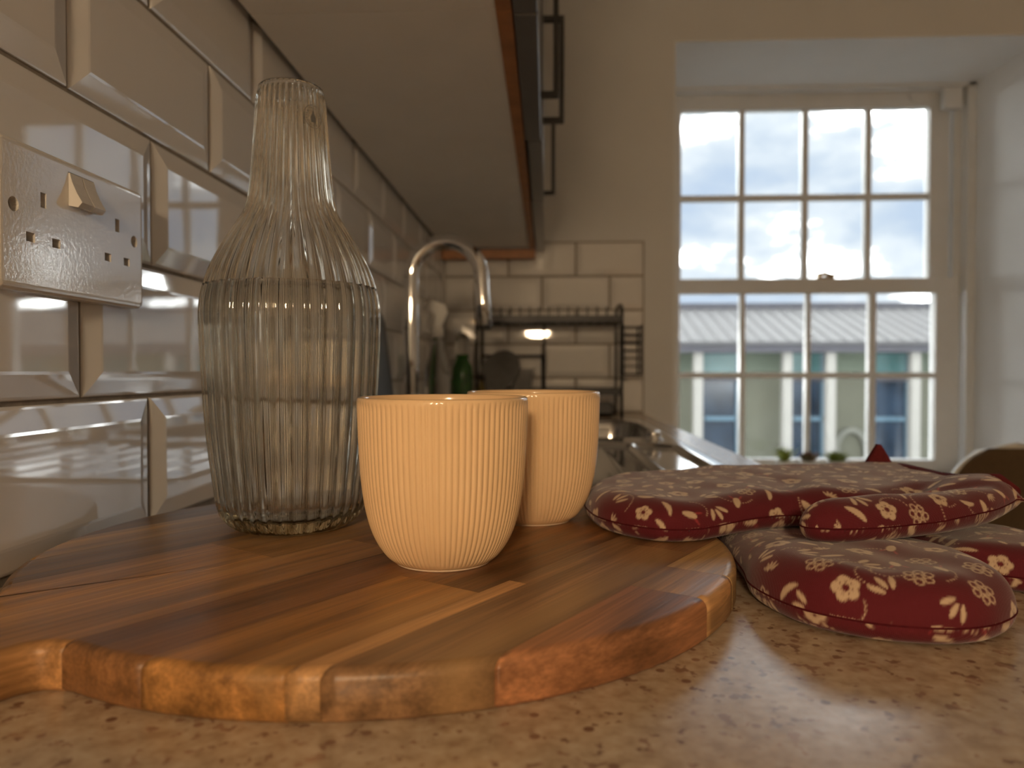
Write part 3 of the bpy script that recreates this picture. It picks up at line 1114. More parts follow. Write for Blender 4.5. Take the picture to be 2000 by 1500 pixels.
def paint_print(x0, y0, h, nx, ny, rg):
    """flower print in metres on a regular grid: cream mask and red accents"""
    cream = np.zeros((nx, ny), np.float32); red = np.zeros((nx, ny), np.float32)
    aa = h * .8

    def stamp(arr, cx, cy, R, fn):
        i0, i1 = max(0, int((cx - R - x0) / h)), min(nx, int((cx + R - x0) / h) + 2)
        j0, j1 = max(0, int((cy - R - y0) / h)), min(ny, int((cy + R - y0) / h) + 2)
        if i1 <= i0 or j1 <= j0: return
        gx_ = x0 + np.arange(i0, i1)[:, None] * h - cx
        gy_ = y0 + np.arange(j0, j1)[None, :] * h - cy
        sd = fn(gx_, gy_)
        arr[i0:i1, j0:j1] = np.maximum(arr[i0:i1, j0:j1], np.clip(.5 - sd / aa, 0, 1))

    def erase(cx, cy, R):
        i0, i1 = max(0, int((cx - R - x0) / h)), min(nx, int((cx + R - x0) / h) + 2)
        j0, j1 = max(0, int((cy - R - y0) / h)), min(ny, int((cy + R - y0) / h) + 2)
        if i1 <= i0 or j1 <= j0: return
        gx_ = x0 + np.arange(i0, i1)[:, None] * h - cx
        gy_ = y0 + np.arange(j0, j1)[None, :] * h - cy
        cream[i0:i1, j0:j1] *= np.clip(.5 + (np.hypot(gx_, gy_) - R) / aa, 0, 1)

    def dot(cx, cy, r): stamp(cream, cx, cy, r + .001, lambda a, b: np.hypot(a, b) - r)

    def leaf(cx, cy, ang, ln, wd, curve=0., arr=None):
        ca, sa = math.cos(ang), math.sin(ang)

        def fn(a, b):
            u = a * ca + b * sa; v = -a * sa + b * ca - curve * ((a * ca + b * sa) / ln) ** 2 * ln
            s_ = np.clip(u / ln + .5, 0, 1)
            half = wd * np.sqrt(np.clip(s_, 0, 1)) * (1 - s_) ** .6 * 1.45
            return np.maximum(np.abs(v) - half, np.abs(u) - ln / 2)
        stamp(cream if arr is None else arr, cx, cy, ln * .75, fn)

    def flower(cx, cy, R):
        ph = rg.uniform(0, 6); sq = rg.uniform(.82, 1); rt_ = rg.uniform(0, 3)
        ca, sa = math.cos(rt_), math.sin(rt_)

        def fn(a, b):
            a2, b2 = a * ca + b * sa, (-a * sa + b * ca) / sq
            th = np.arctan2(b2, a2) + ph
            return np.hypot(a2, b2) - R * (.72 + .30 * np.abs(np.cos(2.5 * th)) ** .7)
        stamp(cream, cx, cy, R * 1.2, fn)
        erase(cx, cy, R * .27)
        for k_ in range(7):
            a = ph + k_ * 2 * PI / 7
            erase(cx + R * .47 * math.cos(a), cy + R * .47 * math.sin(a), .00042)

    def cluster(cx, cy):
        a = rg.uniform(0, PI)
        ca, sa = math.cos(a), math.sin(a)
        for (p, q) in ((-.0048, 0), (0, 0), (.0048, 0), (-.0024, .004), (.0024, .004), (-.0024, -.004), (.0024, -.004)):
            px, py = cx + p * ca - q * sa, cy + p * sa + q * ca
            stamp(cream, px, py, .004, lambda g1, g2: np.abs(np.hypot(g1, g2) - .0019) - .00042)

    def dots(cx, cy, R, a0_, da):
        n_ = max(3, int(abs(da) * R / .0019))
        for k_ in range(n_ + 1):
            a = a0_ + da * k_ / n_
            dot(cx + R * math.cos(a), cy + R * math.sin(a), .00048)

    def trio(cx, cy):
        a = rg.uniform(0, 2 * PI)
        for k_, o_ in enumerate((-.55, 0, .55)):
            leaf(cx + .0055 * math.cos(a + o_ * 1.6), cy + .0055 * math.sin(a + o_ * 1.6), a + o_ + PI, .0085, .0021)

    def sprig(cx, cy):
        a = rg.uniform(0, 2 * PI)
        for o_ in (-1.0, -.5, 0, .5, 1.0):
            leaf(cx + .0036 * math.cos(a + o_), cy + .0036 * math.sin(a + o_), a + o_, .0052, .0010)

    def bud(cx, cy):
        a = rg.uniform(0, 2 * PI)
        leaf(cx, cy, a, .010, .0034)
        for o_ in (-.5, .5):
            leaf(cx - .006 * math.cos(a + o_), cy - .006 * math.sin(a + o_), a + o_, .006, .0009, arr=red)

    xs, ys = nx * h, ny * h
    placed = []

    def place(num, dist, fn):
        tries = 0
        while num > 0 and tries < 4000:
            tries += 1
            cx, cy = x0 + rg.uniform(0, xs), y0 + rg.uniform(0, ys)
            if all((cx - p) ** 2 + (cy - q) ** 2 > (dist + d_) ** 2 / 4 for p, q, d_ in placed):
                placed.append((cx, cy, dist)); fn(cx, cy); num -= 1

    A = xs * ys
    place(int(A / .0017), .019, lambda a, b: flower(a, b, rg.uniform(.0056, .0076)))
    place(int(A / .0026), .017, cluster)
    place(int(A / .0022), .016, trio)
    place(int(A / .0026), .0145, bud)
    place(int(A / .0034), .013, sprig)
    place(int(A / .0011), .0125, lambda a, b: leaf(a, b, rg.uniform(0, 6.28), rg.uniform(.010, .0145), rg.uniform(.0022, .0034), rg.uniform(-.5, .5)))
    place(int(A / .0018), .010, lambda a, b: leaf(a, b, rg.uniform(0, 6.28), rg.uniform(.006, .0085), rg.uniform(.0014, .002), rg.uniform(-.4, .4)))
    for _ in range(int(A / .0008)):
        dots(x0 + rg.uniform(0, xs), y0 + rg.uniform(0, ys), rg.uniform(.007, .013), rg.uniform(0, 6.28), rg.choice((-1, 1)) * rg.uniform(1.2, 2.6))
    return cream, red


def make_mitt(name, label, outline, zbase, top_h, bot_h, seed, creases, bind_from, bind_to, squash):
    """outline: closed control points in world xy; zbase(x,y): resting height"""
    P = [tuple(p) for p in catmull(outline, 8, True)]
    px = [p[0] for p in P]; py = [p[1] for p in P]
    cx, cy = sum(px) / len(px), sum(py) / len(py)
    t = thing(name, (cx, cy, 0), label, 'oven mitt', 'floral oven mitts')
    t.location.z = float(zbase(np.array([cx]), np.array([cy]))[0])
    off = Vector(t.location)
    rg = random.Random(seed)
    Vs, Fs, C = [], [], []
    base = 0

    def prof_of(d, sgn):
        Rr, ex = (.021, 2.1) if sgn > 0 else (.0085, 2.4)
        q = 1 - np.clip(d / Rr, 0, 1)
        return np.sqrt(np.clip(1 - q ** ex, 0, 1)), Rr

    def heights(X, Y, d, sgn):
        prof, Rr = prof_of(d, sgn)
        if sgn > 0:
            puff = 1 + .05 * np.sin(X * 61 + seed) * np.sin(Y * 53 + 1.3 * seed) + .035 * np.sin(X * 140 + 2) * np.sin(Y * 120 + seed)
            z = top_h * prof * puff * squash(X, Y)
            for (ax_, ay_, bx_, by_, wd, dp) in creases:
                dx, dy = bx_ - ax_, by_ - ay_
                tt = np.clip(((X - ax_) * dx + (Y - ay_) * dy) / (dx * dx + dy * dy), 0, 1)
                dd = np.hypot(X - ax_ - tt * dx, Y - ay_ - tt * dy)
                z -= dp * np.exp(-(dd / wd) ** 2) * prof * np.sin(PI * np.clip(tt * .9 + .05, 0, 1))
            return zbase(X, Y) + bot_h + z
        return zbase(X, Y) + bot_h - bot_h * prof

    for sgn, h in ((1, .00066), (-1, .0011)):
        # arc length of the edge profile
        dd_ = np.concatenate([np.linspace(0, .0004, 200), np.linspace(.00041, .03, 900)])
        pr_, Rr = prof_of(dd_, sgn)
        hh_ = (top_h if sgn > 0 else bot_h) * pr_
        S_ = np.concatenate([[0], np.cumsum(np.hypot(np.diff(dd_), np.diff(hh_)))])
        SR = float(np.interp(Rr, dd_, S_))
        x0, x1, y0, y1 = min(px) - .004, max(px) + .004, min(py) - .004, max(py) + .004
        nx, ny = int((x1 - x0) / h) + 1, int((y1 - y0) / h) + 1
        X = x0 + np.arange(nx)[:, None] * h + np.zeros((1, ny)); Y = y0 + np.arange(ny)[None, :] * h + np.zeros((nx, 1))
        d, qx, qy, ins = seg_dist(X, Y, P)
        snap = (~ins) | (d < h * .35)
        X, Y = np.where(snap, qx, X), np.where(snap, qy, Y)
        d, qx, qy, _ = seg_dist(X, Y, P, range(bind_from * 8, bind_to * 8))
        snap = d < h * .3
        d2 = np.where(snap, 0, d)
        s_ = d2 * SR / Rr
        dn = np.where(d2 < Rr, np.interp(s_, S_, dd_), d2)
        ux, uy = (X - qx) / np.maximum(d, 1e-9), (Y - qy) / np.maximum(d, 1e-9)
        Xs, Ys = np.where(snap, qx, qx + ux * dn), np.where(snap, qy, qy + uy * dn)
        Z = heights(Xs, Ys, dn, sgn)
        # position in the flat cloth
        ext = np.where(d2 < Rr, s_ - (SR - Rr), d2)
        Xp, Yp = np.where(snap, qx, qx + ux * ext), np.where(snap, qy, qy + uy * ext)
        cellin = (ins[:-1, :-1] | ins[1:, :-1] | ins[1:, 1:] | ins[:-1, 1:])
        mg, hp_ = .03, .0005
        npx, npy = int((x1 - x0 + 2 * mg) / hp_) + 2, int((y1 - y0 + 2 * mg) / hp_) + 2
        CR, RD = paint_print(x0 - mg, y0 - mg, hp_, npx, npy, rg)
        fx, fy = np.clip((Xp - x0 + mg) / hp_, 0, npx - 2), np.clip((Yp - y0 + mg) / hp_, 0, npy - 2)
        ix, iy = fx.astype(int), fy.astype(int)
        fx, fy = fx - ix, fy - iy

        def samp(A_):
            return A_[ix, iy] * (1 - fx) * (1 - fy) + A_[ix + 1, iy] * fx * (1 - fy) + A_[ix, iy + 1] * (1 - fx) * fy + A_[ix + 1, iy + 1] * fx * fy

        cr, rd = samp(CR), samp(RD)
        used = np.zeros((nx, ny), bool)
        used[:-1, :-1] |= cellin; used[1:, :-1] |= cellin; used[1:, 1:] |= cellin; used[:-1, 1:] |= cellin
        ids = np.full((nx, ny), -1, np.int64); ids[used] = np.arange(used.sum()) + base
        base += int(used.sum())
        Vs.append(np.stack([Xs[used] - off.x, Ys[used] - off.y, Z[used] - off.z], 1))
        C.append(np.stack([cr[used], rd[used], np.zeros(used.sum()), np.ones(used.sum())], 1))
        q = np.stack([ids[:-1, :-1], ids[1:, :-1], ids[1:, 1:], ids[:-1, 1:]], -1)[cellin]
        if sgn < 0: q = q[:, ::-1]
        Fs.append(q)
    V = np.concatenate(Vs); F = np.concatenate(Fs); C = np.concatenate(C)
    me = bpy.data.meshes.new('padded_shell')
    me.vertices.add(len(V)); me.vertices.foreach_set('co', V.astype(np.float32).ravel())
    me.loops.add(F.size); me.loops.foreach_set('vertex_index', F.astype(np.int32).ravel())
    me.polygons.add(len(F)); me.polygons.foreach_set('loop_start', np.arange(0, F.size, 4, dtype=np.int32))
    try:
        me.polygons.foreach_set('loop_total', np.full(len(F), 4, np.int32))
    except Exception:
        pass
    me.polygons.foreach_set('use_smooth', np.ones(len(F), bool))
    me.update(calc_edges=True)
    a = me.color_attributes.new('print', 'FLOAT_COLOR', 'POINT')
    a.data.foreach_set('color', C.astype(np.float32).ravel())
    me.materials.append(m_fab)
    link(bpy.data.objects.new('padded_shell', me), t)
    # seam along the outline
    pa = np.array(P)
    zz = zbase(pa[:, 0], pa[:, 1]) + bot_h
    MB().tube([(a_, b_, c_) for (a_, b_), c_ in zip(P, zz)], .00048, 6, closed=True).build('seam', m_seam, t)
    # cuff binding: flattened roll along the open end
    i0, i1 = bind_from * 8, bind_to * 8
    sq_ = squash(pa[:, 0], pa[:, 1])
    bp_ = [(P[i][0], P[i][1], float(zz[i]) + (top_h * float(sq_[i]) - bot_h) / 2) for i in range(i0, i1 + 1)]
    b = MB()
    V, F = [], []
    m_ = 14
    tot_ = sum((Vector(bp_[i + 1]) - Vector(bp_[i])).length for i in range(len(bp_) - 1))
    run = 0.0
    for i, p in enumerate(bp_):
        q0 = Vector(bp_[max(i - 1, 0)]); q1 = Vector(bp_[min(i + 1, len(bp_) - 1)])
        if i: run += (Vector(p) - Vector(bp_[i - 1])).length
        tg = (q1 - q0).normalized(); nr = Vector((tg.y, -tg.x, 0)).normalized()
        w_ = 1 - min(min(run, tot_ - run) / .021, 1)
        e_ = max(.35, math.sqrt(1 - w_ * w_))
        hh = ((top_h * float(sq_[i0 + i]) + bot_h) / 2 + .0012) * e_
        for k_ in range(m_):
            an = 2 * PI * k_ / m_
            ca_, sa_ = math.cos(an), math.sin(an)
            V.append(Vector(p) + nr * (.0062 * math.copysign(abs(ca_) ** .7, ca_)) + Vector((0, 0, 1)) * (hh * math.copysign(abs(sa_) ** .7, sa_)))
    for i in range(len(bp_) - 1):
        for k_ in range(m_):
            F.append((i * m_ + k_, i * m_ + (k_ + 1) % m_, (i + 1) * m_ + (k_ + 1) % m_, (i + 1) * m_ + k_))
    F += [tuple(range(m_))[::-1], tuple(range((len(bp_) - 1) * m_, len(bp_) * m_))]
    b.add(V, F, True)
    b.build('cuff_binding', m_bind, t)
    return t, P, zz


def smooth01(a, b, t):
    t = np.clip((t - a) / (b - a), 0, 1)
    return t * t * (3 - 2 * t)


# the mitt lying on the worktop, tip towards the viewer
out2 = [(.4225, .424), (.4190, .396), (.4240, .371), (.4350, .351), (.4555, .3365), (.4745, .3310), (.4940, .3305), (.5140, .3380), (.5330, .3560), (.5410, .3800), (.5400, .4060),
        (.5420, .4240), (.5530, .4240), (.5760, .4110), (.6000, .4080), (.6230, .4230), (.6300, .4500), (.6200, .4850), (.6030, .5200), (.5950, .5600), (.5920, .6000), (.5900, .6480), (.5850, .6560), (.4450, .6560), (.4380, .6480), (.4340, .6000), (.4300, .5500), (.4260, .4800)]
make_mitt('oven_mitt', 'maroon floral oven mitt lying flat on the worktop underneath the other mitt', out2,
          lambda X, Y: np.full(np.shape(X), CT + .0004), .0200, .0092, 3,
          [(.548, .43, .53, .50, .006, .006), (.53, .42, .50, .47, .010, .003)], 22, 23,
          lambda X, Y: 1 - .40 * smooth01(.405, .465, Y) * smooth01(.60, .53, X) - .25 * smooth01(.53, .60, X))
# the mitt resting across the board edge and the lower mitt
ox, oy = .338, .530
out1 = [(0, 0), (.001, -.030), (.008, -.056), (.024, -.077), (.043, -.0875), (.064, -.0850), (.096, -.0700), (.135, -.0560), (.170, -.0560), (.1830, -.0640),
        (.166, -.0790), (.142, -.0900), (.124, -.0990), (.1155, -.1090), (.1175, -.1200), (.130, -.1265), (.154, -.1220), (.180, -.1110), (.209, -.0980), (.236, -.0825), (.254, -.0680), (.2690, -.0530), (.2735, -.0410), (.266, .122), (.262, .131), (.240, .1280), (.200, .1130), (.150, .0980), (.100, .0920), (.060, .0860), (.028, .0660), (.008, .0360)]


def zb1(X, Y):
    a = X - ox; b = Y - oy
    z = CT + BT + .0004 + .0034 * smooth01(.058, .125, a)
    z = z + .0060 * smooth01(-.055, -.100, b) * smooth01(.07, .13, a) * smooth01(.29, .20, a)
    return z + .0105 * smooth01(.19, .275, a) * smooth01(.04, -.05, b)


mt, P1, zz1 = make_mitt('oven_mitt', 'maroon floral oven mitt resting across the board edge and the other mitt', [(ox + a, oy + b) for a, b in out1], zb1, .0150, .0088, 11,
                        [(ox + .185, oy - .060, ox + .235, oy - .020, .010, .006), (ox + .12, oy - .05, ox + .16, oy + .03, .012, .0035), (ox + .19, oy - .06, ox + .26, oy - .055, .008, .003)], 22, 23,
                        lambda X, Y: 1 - .06 * smooth01(ox + .15, ox + .25, X))
# hanging loop standing up from the far cuff corner
lx, ly, lz = ox + .262, oy + .126, CT + BT + .024
MB().add([(lx - .012, ly - .004, lz - .004), (lx + .014, ly - .008, lz - .006), (lx - .001, ly - .003, lz + .0165), (lx + .0015, ly - .004, lz + .0165),
          (lx - .012, ly + .004, lz - .004), (lx + .014, ly + .002, lz - .006), (lx - .001, ly + .001, lz + .0165), (lx + .0015, ly + .000, lz + .0165)],
         [(0, 1, 3, 2), (5, 4, 6, 7), (0, 2, 6, 4), (1, 5, 7, 3), (2, 3, 7, 6), (0, 4, 5, 1)]).build('hanging_loop', m_bind, mt)

# ================================================================== things by the sink
# dark board leaning on the tiles
lb = thing('leaning_board', (.03, 1.2, CT), 'dark slate grey board leaning against the tiles behind the sink', 'board')
bm = bmesh.new()
bmesh.ops.create_cube(bm, size=1)
for q in bm.verts:
    q.co = Vector((q.co.x * .016, q.co.y * .30, (q.co.z + .5) * .224))
se = [q for q in bm.edges if abs(q.verts[0].co.x - q.verts[1].co.x) > .01]
bmesh.ops.bevel(bm, geom=se, offset=.022, segments=5, affect='EDGES', profile=.5)
bmesh.ops.rotate(bm, verts=list(bm.verts), cent=(0, 0, 0), matrix=Matrix.Rotation(-.115, 3, 'Y'))
bmesh.ops.translate(bm, verts=list(bm.verts), vec=(.0365, 1.155, CT + .0012))
MB().bm(bm).build('slab', m_greyboard, lb)
MB().tube([(.0318, 1.3055, CT + .045), (.0235, 1.3055, CT + .115), (.0165, 1.3055, CT + .175)], .0025, 8).build('edge_strip', add_noise(mat('brown rubber', (.14, .07, .05), .6), 60, .1), lb)

m_clear = mat('clear plastic', (.93, .95, .94), .06, trans=1.0, ior=1.4)
m_greenliq = add_noise(mat('green liquid', (.02, .16, .012), .12, spec=.6), 40, .3)
m_greenlt = add_noise(mat('light green liquid', (.13, .27, .03), .12, spec=.6), 40, .3)
m_wplastic = add_noise(mat('white trigger plastic', (.72, .71, .69), .3), 60, .03)


def soap(name, c, s, hgt, liq, label, mm):
    t = thing(name, c, label, 'bottle', 'washing up bottles by the tap')
    p = [(0, .001), (.019, .001), (.022, .004), (.0235, .02), (.0225, .08), (.0225, .11), (.021, .128), (.014, .142), (.0125, .15), (.0125, .152)]
    q = [(r * s, z * hgt / .213) for r, z in p]
    MB().lathe(q + [(0, q[-1][1])], c, 28).build('bottle_shell', m_clear, t)
    lq = [(0, .002)] + [(max(r - .0015, .002) * 1.0, z + .0008) for r, z in q[1:] if z < liq] + [(max(np.interp(liq, [z for r, z in q], [r for r, z in q]) - .0015, .002), liq), (0, liq)]
    MB().lathe(lq, c, 28).build('liquid', mm, t)
    k_ = hgt / .213
    MB().lathe([(0, .152 * k_), (.0155 * s, .152 * k_), (.0165 * s, .158 * k_), (.0165 * s, .19 * k_), (.013 * s, .205 * k_), (.006 * s, .212 * k_), (0, .213 * k_)], c, 24).build('cap', m_clear, t)
    return t


soap('soap_bottle', (.0870, 1.93, CT), 1.22, .226, .168, 'clear washing up bottle with dark green liquid beside the tap', m_greenliq)
soap('soap_bottle', (.0520, 2.02, CT), .75, .16, .10, 'small clear bottle with light green liquid behind the tap', m_greenlt)
# trigger spray
sx, sy_ = .062, 1.66
sp_ = thing('spray_bottle', (sx, sy_, CT), 'clear trigger spray bottle with white head behind the tap', 'bottle')
MB().lathe([(0, .001), (.026, .001), (.029, .005), (.029, .10), (.026, .135), (.015, .175), (.012, .19), (.012, .20), (0, .20)], (sx, sy_, CT), 28).build('bottle_shell', m_clear, sp_)
MB().lathe([(0, .2), (.0145, .2), (.0145, .222), (.009, .226), (0, .226)], (sx, sy_, CT), 24).build('collar', m_wplastic, sp_)
hd = MB()
hd.add([(sx + a, sy_ + b, CT + c) for b in (-.009, .009) for a, c in ((-.030, .262), (-.030, .277), (-.008, .284), (.016, .276), (.024, .258), (.017, .24), (.010, .225), (-.008, .225), (-.004, .25), (-.012, .258))],
       [tuple(range(10)), tuple(range(10, 20))[::-1]] + [(i, 10 + i, 10 + (i + 1) % 10, (i + 1) % 10) for i in range(10)])
hd.build('spray_head', m_wplastic, sp_)
MB().tube([(sx - .012, sy_, CT + .258), (sx - .020, sy_, CT + .238), (sx - .022, sy_, CT + .222)], [.004, .0035, .003], 8).build('trigger', m_wplastic, sp_)

# dish rack
rx0, rx1, ry0, ry1 = .120, .512, 1.985, 2.150
rk = thing('dish_rack', ((rx0 + rx1) / 2, (ry0 + ry1) / 2, CT), 'black two tier wire dish rack against the end wall', 'dish rack')
for a in (rx0, rx1):
    for b in (ry0, ry1):
        MB().tube([(a, b, CT), (a, b, 1.20)], .0045, 8).build('post', m_black, rk)
    MB().tube([(a, ry0, 1.20)] + [(a, (ry0 + ry1) / 2 - (ry1 - ry0) / 2 * math.cos(t), 1.20 + .018 * math.sin(t)) for t in np.linspace(.1, PI - .1, 11)] + [(a, ry1, 1.20)], .0042, 8).build('end_hoop', m_black, rk)
for zt, nm in ((1.176, 'upper_shelf'), (.978, 'lower_shelf')):
    s_ = MB()
    for b in (ry0, ry1):
        s_.box((rx0, b - .004, zt - .009), (rx1, b + .004, zt + .009))
    for a in (rx0, rx1):
        s_.box((a - .004, ry0, zt - .009), (a + .004, ry1, zt + .009))
    so_ = s_.build(nm, m_black, rk)
    for i in range(15):
        a = rx0 + (rx1 - rx0) * (i + .5) / 15
        pts = [(a, ry0, zt - .005), (a, ry1, zt - .005)]
        MB().tube(pts, .0018, 6).build('wire', m_black, so_)
        if nm == 'upper_shelf':
            MB().tube([(a, ry0 + .004, zt), (a, ry0 + .006, zt + .031), (a, ry0 + .014, zt + .033), (a, ry0 + .03, zt)], .0018, 6).build('tine', m_black, so_)
dt = MB().box((rx0 + .03, ry0 + .01, CT + .004), (rx1 - .02, ry1 - .01, CT + .010))
for a, b in (((rx0 + .03, ry0 + .01), (rx1 - .02, ry0 + .014)), ((rx0 + .03, ry1 - .014), (rx1 - .02, ry1 - .01)), ((rx0 + .03, ry0 + .01), (rx0 + .034, ry1 - .01)), ((rx1 - .024, ry0 + .01), (rx1 - .02, ry1 - .01))):
    dt.box((*a, CT + .004), (*b, CT + .036))
dt.build('drip_tray', m_black, rk)
mf = MB()
mf.tube([(rx0, 2.13, 1.079), (.305, 2.13, 1.079)], .004, 8)
mf.tube([(.303, 2.13, 1.176), (.303, 2.13, .978)], .0035, 8)
mf.tube([(.300, 2.13, 1.076), (.300, 2.13, .978)], .0058, 8)
mf.build('mug_frame', m_black, rk)
cb = MB()
for i in range(7):
    z = 1.026 + i * .0215
    cb.tube([(rx1 + .006, 2.005, z), (rx1 + .055, 2.005, z), (rx1 + .055, 2.085, z), (rx1 + .006, 2.085, z)], .0018, 6, closed=True)
cb.box((rx1 + .006, 2.005, 1.022), (rx1 + .056, 2.085, 1.026))
for a, b in ((rx1 + .055, 2.005), (rx1 + .055, 2.085), (rx1 + .006, 2.005), (rx1 + .006, 2.085)):
    cb.tube([(a, b, 1.024), (a, b, 1.160)], .0028, 6)
cb.build('cutlery_basket', m_black, rk)
# dishes on the lower shelf
zl_ = .987
pl = thing('grey_plate', (.20, 2.05, zl_), 'grey plate leaning in the dish rack', 'plate', None)
bm = bmesh.new()
prof = [(0, 0), (.045, 0), (.062, .008), (.064, .009), (.061, .0105), (.044, .004), (0, .004)]
m0 = MB().lathe(prof, (0, 0, 0), 32)
R_ = Matrix.Rotation(math.radians(62), 3, 'X') @ Matrix.Rotation(math.radians(0), 3, 'Z')
R_ = Matrix.Rotation(math.radians(-28), 3, 'Z') @ R_
m0.v = [tuple(R_ @ Vector(p) + Vector((.182, 2.035, zl_ + .050 - .0))) for p in m0.v]
mnz = min(p[2] for p in m0.v)
m0.v = [(a, b, c - mnz + .980) for a, b, c in m0.v]
m0.build('dish', m_greydish, pl)
bwl = thing('grey_tub', (.235, 2.03, .98), 'square grey tub standing in the dish rack', 'tub')
b = MB()
x0, x1, y0, y1, z0, z1 = .212, .272, 2.065, 2.13, .979, 1.042
V = [(x0 + .006, y0 + .006, z0), (x1 - .006, y0 + .006, z0), (x1 - .006, y1 - .006, z0), (x0 + .006, y1 - .006, z0), (x0, y0, z1), (x1, y0, z1), (x1, y1, z1), (x0, y1, z1),
     (x0 + .003, y0 + .003, z1), (x1 - .003, y0 + .003, z1), (x1 - .003, y1 - .003, z1), (x0 + .003, y1 - .003, z1), (x0 + .009, y0 + .009, z0 + .004), (x1 - .009, y0 + .009, z0 + .004), (x1 - .009, y1 - .009, z0 + .004), (x0 + .009, y1 - .009, z0 + .004)]
F = [(3, 2, 1, 0)] + [(i, (i + 1) % 4, 4 + (i + 1) % 4, 4 + i) for i in range(4)] + [(4 + i, 4 + (i + 1) % 4, 8 + (i + 1) % 4, 8 + i) for i in range(4)] + [(8 + i, 8 + (i + 1) % 4, 12 + (i + 1) % 4, 12 + i) for i in range(4)] + [(12, 13, 14, 15)]
b.add(V, F).build('shell', m_greydish, bwl)
MB().box((x0 - .004, y0 - .004, z1 - .006), (x1 + .004, y0, z1), .0008).build('rim_lip', m_greydish, bwl)
br = thing('olive_bottle', (.136, 1.95, CT), 'small olive brown bottle standing beside the green washing up bottle', 'bottle')
m_olive = add_noise(mat('olive plastic', (.10, .07, .012), .3), 60, .3)
cO = (.136, 1.95, CT)
MB().lathe([(0, .001), (.0115, .001), (.0125, .004), (.0125, .075), (.006, .09), (.006, .10), (0, .10)], cO, 20).build('bottle_shell', m_olive, br)
MB().lathe([(0, .1), (.0075, .1), (.0075, .118), (0, .118)], cO, 20).build('cap', m_dark, br)

# ================================================================== succulents on the sill
def pot(c, r, h, t):
    MB().lathe([(0, 0), (r * .78, 0), (r * .82, .002), (r, h - .004), (r * 1.03, h), (r * .93, h), (r * .9, h - .006), (r * .88, h - .008), (0, h - .008)], c, 28).build('pot', m_pot, t)
    MB().lathe([(0, h - .0065), (r * .9, h - .0075), (r * .9, h - .0085), (0, h - .0085)], c, 20).build('soil', m_soil, t)


def leaves(c, n, ln, wd, tilt, seed, m_, t, layers=3):
    rg = random.Random(seed)
    b = MB()
    for ly_ in range(layers):
        for i in range(n):
            a = 2 * PI * (i + .5 * ly_) / n + rg.uniform(-.15, .15)
            el = tilt + (PI / 2 - tilt) * ly_ / layers * .8 + rg.uniform(-.08, .08)
            l_ = ln * (1 - .12 * ly_) * rg.uniform(.85, 1.1)
            d_ = Vector((math.cos(a) * math.cos(el), math.sin(a) * math.cos(el), math.sin(el)))
            s_ = Vector((-math.sin(a), math.cos(a), 0))
            nm = d_.cross(s_)
            o_ = Vector(c)
            V, F = [], []
            for k_, (f, ww) in enumerate(((0, .5), (.3, 1), (.6, .9), (.85, .45), (1, .06))):
                cc = o_ + d_ * l_ * f - nm * l_ * .12 * f * f * (-1)
                V += [cc + s_ * wd * ww, cc + nm * wd * .45 * ww, cc - s_ * wd * ww, cc - nm * wd * .45 * ww]
            for k_ in range(4):
                for j in range(4):
                    F.append((k_ * 4 + j, k_ * 4 + (j + 1) % 4, k_ * 4 + 4 + (j + 1) % 4, k_ * 4 + 4 + j))
            b.add(V, F, True)
    return b.build('foliage', m_, t)


SZ = RZ0 + .002
for (px_, kind, lab) in ((1.094, 0, 'spiky yellow green succulent in a white pot on the window sill'), (1.172, 1, 'dark red green rosette succulent in a white pot on the window sill'), (1.262, 2, 'bushy green succulent in a white pot on the window sill')):
    c = (px_, 2.45, SZ)
    t = thing('potted_succulent', c, lab, 'plant', 'succulents on the sill')
    pot(c, .030, .068, t)
    cc = (px_, 2.45, SZ + .064)
    if kind == 0: leaves(cc, 8, .066, .0048, .6, 1, leafmat('aloe', (.16, .25, .03), (.36, .42, .08)), t)
    elif kind == 1: leaves(cc, 9, .048, .0085, .45, 2, leafmat('rosette', (.10, .12, .05), (.20, .09, .06)), t)
    else: leaves(cc, 11, .056, .006, .3, 3, leafmat('bush', (.13, .20, .03), (.24, .32, .06)), t, 4)

# ================================================================== chair beyond the worktop
cxh, cyh = 1.425, 1.73
ch = thing('shell_chair', (cxh, cyh - .2, 0), 'white shell chair with brown padded inside beyond the worktop', 'chair')


def shell_pt(u, v):
    # v 0..1 from seat front to the top of the back, u -1..1 across
    prof = [(-.44, .445), (-.40, .46), (-.25, .452), (-.12, .445), (-.04, .455), (.01, .50), (.035, .58), (.05, .68), (.06, .78), (.065, .862)]
    k_ = v * (len(prof) - 1)
    i = min(int(k_), len(prof) - 2)
    f = k_ - i
    y = prof[i][0] * (1 - f) + prof[i + 1][0] * f
    z = prof[i][1] * (1 - f) + prof[i + 1][1] * f
    back = max(0, min(1, (v - .45) / .2))
    wdt = .235
    top = max(0, (v - .66) / .34)
    wdt *= math.sqrt(max(.0, 1 - top ** 2.6)) * .999 + .001
    xx_ = u * wdt
    y -= back * .09 * (u * wdt / .235) ** 2
    z += (1 - back) * .035 * u * u
    return Vector((cxh + xx_, cyh + y, z))


def shell_sheet(nu, nv, off, vmax=1.0, umax=1.0):
    V = [[shell_pt((-1 + 2 * i / nu) * umax, vmax * j / nv) for j in range(nv + 1)] for i in range(nu + 1)]
    out_ = []
    for i in range(nu + 1):
        row = []
        for j in range(nv + 1):
            du = V[min(i + 1, nu)][j] - V[max(i - 1, 0)][j]
            dv_ = V[i][min(j + 1, nv)] - V[i][max(j - 1, 0)]
            n_ = du.cross(dv_)
            n_ = n_.normalized() if n_.length > 1e-9 else Vector((0, -1, 0))
            row.append(V[i][j] + n_ * off)
        out_.append(row)
    return out_


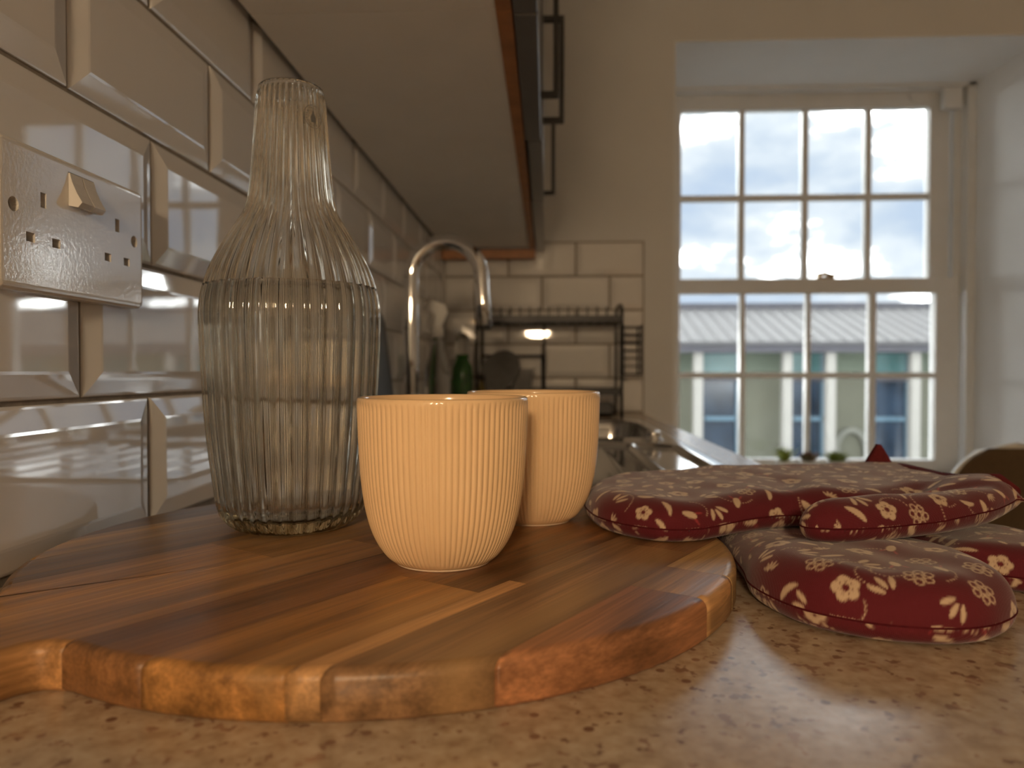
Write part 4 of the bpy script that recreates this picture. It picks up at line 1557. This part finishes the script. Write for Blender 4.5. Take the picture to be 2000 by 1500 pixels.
def slab_between(A, B, name, m_, parent):
    nu, nv = len(A) - 1, len(A[0]) - 1
    V = [p for r_ in A for p in r_] + [p for r_ in B for p in r_]
    o_ = (nu + 1) * (nv + 1)
    id_ = lambda i, j: i * (nv + 1) + j
    F = []
    for i in range(nu):
        for j in range(nv):
            F.append((id_(i, j), id_(i + 1, j), id_(i + 1, j + 1), id_(i, j + 1)))
            F.append((o_ + id_(i, j), o_ + id_(i, j + 1), o_ + id_(i + 1, j + 1), o_ + id_(i + 1, j)))
    per = [(i, 0) for i in range(nu)] + [(nu, j) for j in range(nv)] + [(i, nv) for i in range(nu, 0, -1)] + [(0, j) for j in range(nv, 0, -1)]
    for a, b in zip(per, per[1:] + per[:1]):
        F.append((id_(*a), id_(*b), o_ + id_(*b), o_ + id_(*a)))
    return MB().add(V, F, True).build(name, m_, parent)


slab_between(shell_sheet(24, 44, .004), shell_sheet(24, 44, -.006), 'shell', m_chairw, ch)
slab_between(shell_sheet(24, 44, .012, .985, .955), shell_sheet(24, 44, .0045, .985, .955), 'upholstery', m_chairb, ch)
for a, b in ((-1, -1), (1, -1), (-1, 1), (1, 1)):
    MB().tube([(cxh + a * .12, cyh - .21 + b * .11, .45), (cxh + a * .21, cyh - .21 + b * .21, 0)], [.016, .010], 10).build('leg', m_legwood, ch)

# ================================================================== warm pendant lamp behind the camera (mirrored in the end wall tiles)
def pendant(c, r, label, m_):
    t = thing('pendant_lamp_offscreen', c, label, 'lamp')
    MB().lathe([(r * math.sin(a), -r * math.cos(a) * .72) for a in np.linspace(0, PI, 15)], c, 24).build('globe_offscreen', m_, t)
    MB().lathe([(0, r * .70), (.03, r * .70), (.03, r * .70 + .03), (.006, r * .70 + .05), (0, r * .70 + .05)], c, 20).build('cap', m_brass, t)
    MB().tube([(c[0], c[1], c[2] + r * .7 + .04), (c[0], c[1], ZC)], .003, 6).build('cord', m_black, t)
    return t


pendant((.242, -1.0, 1.335), .085, 'warm glowing globe pendant lamp hanging near the worktop end', m_globe)
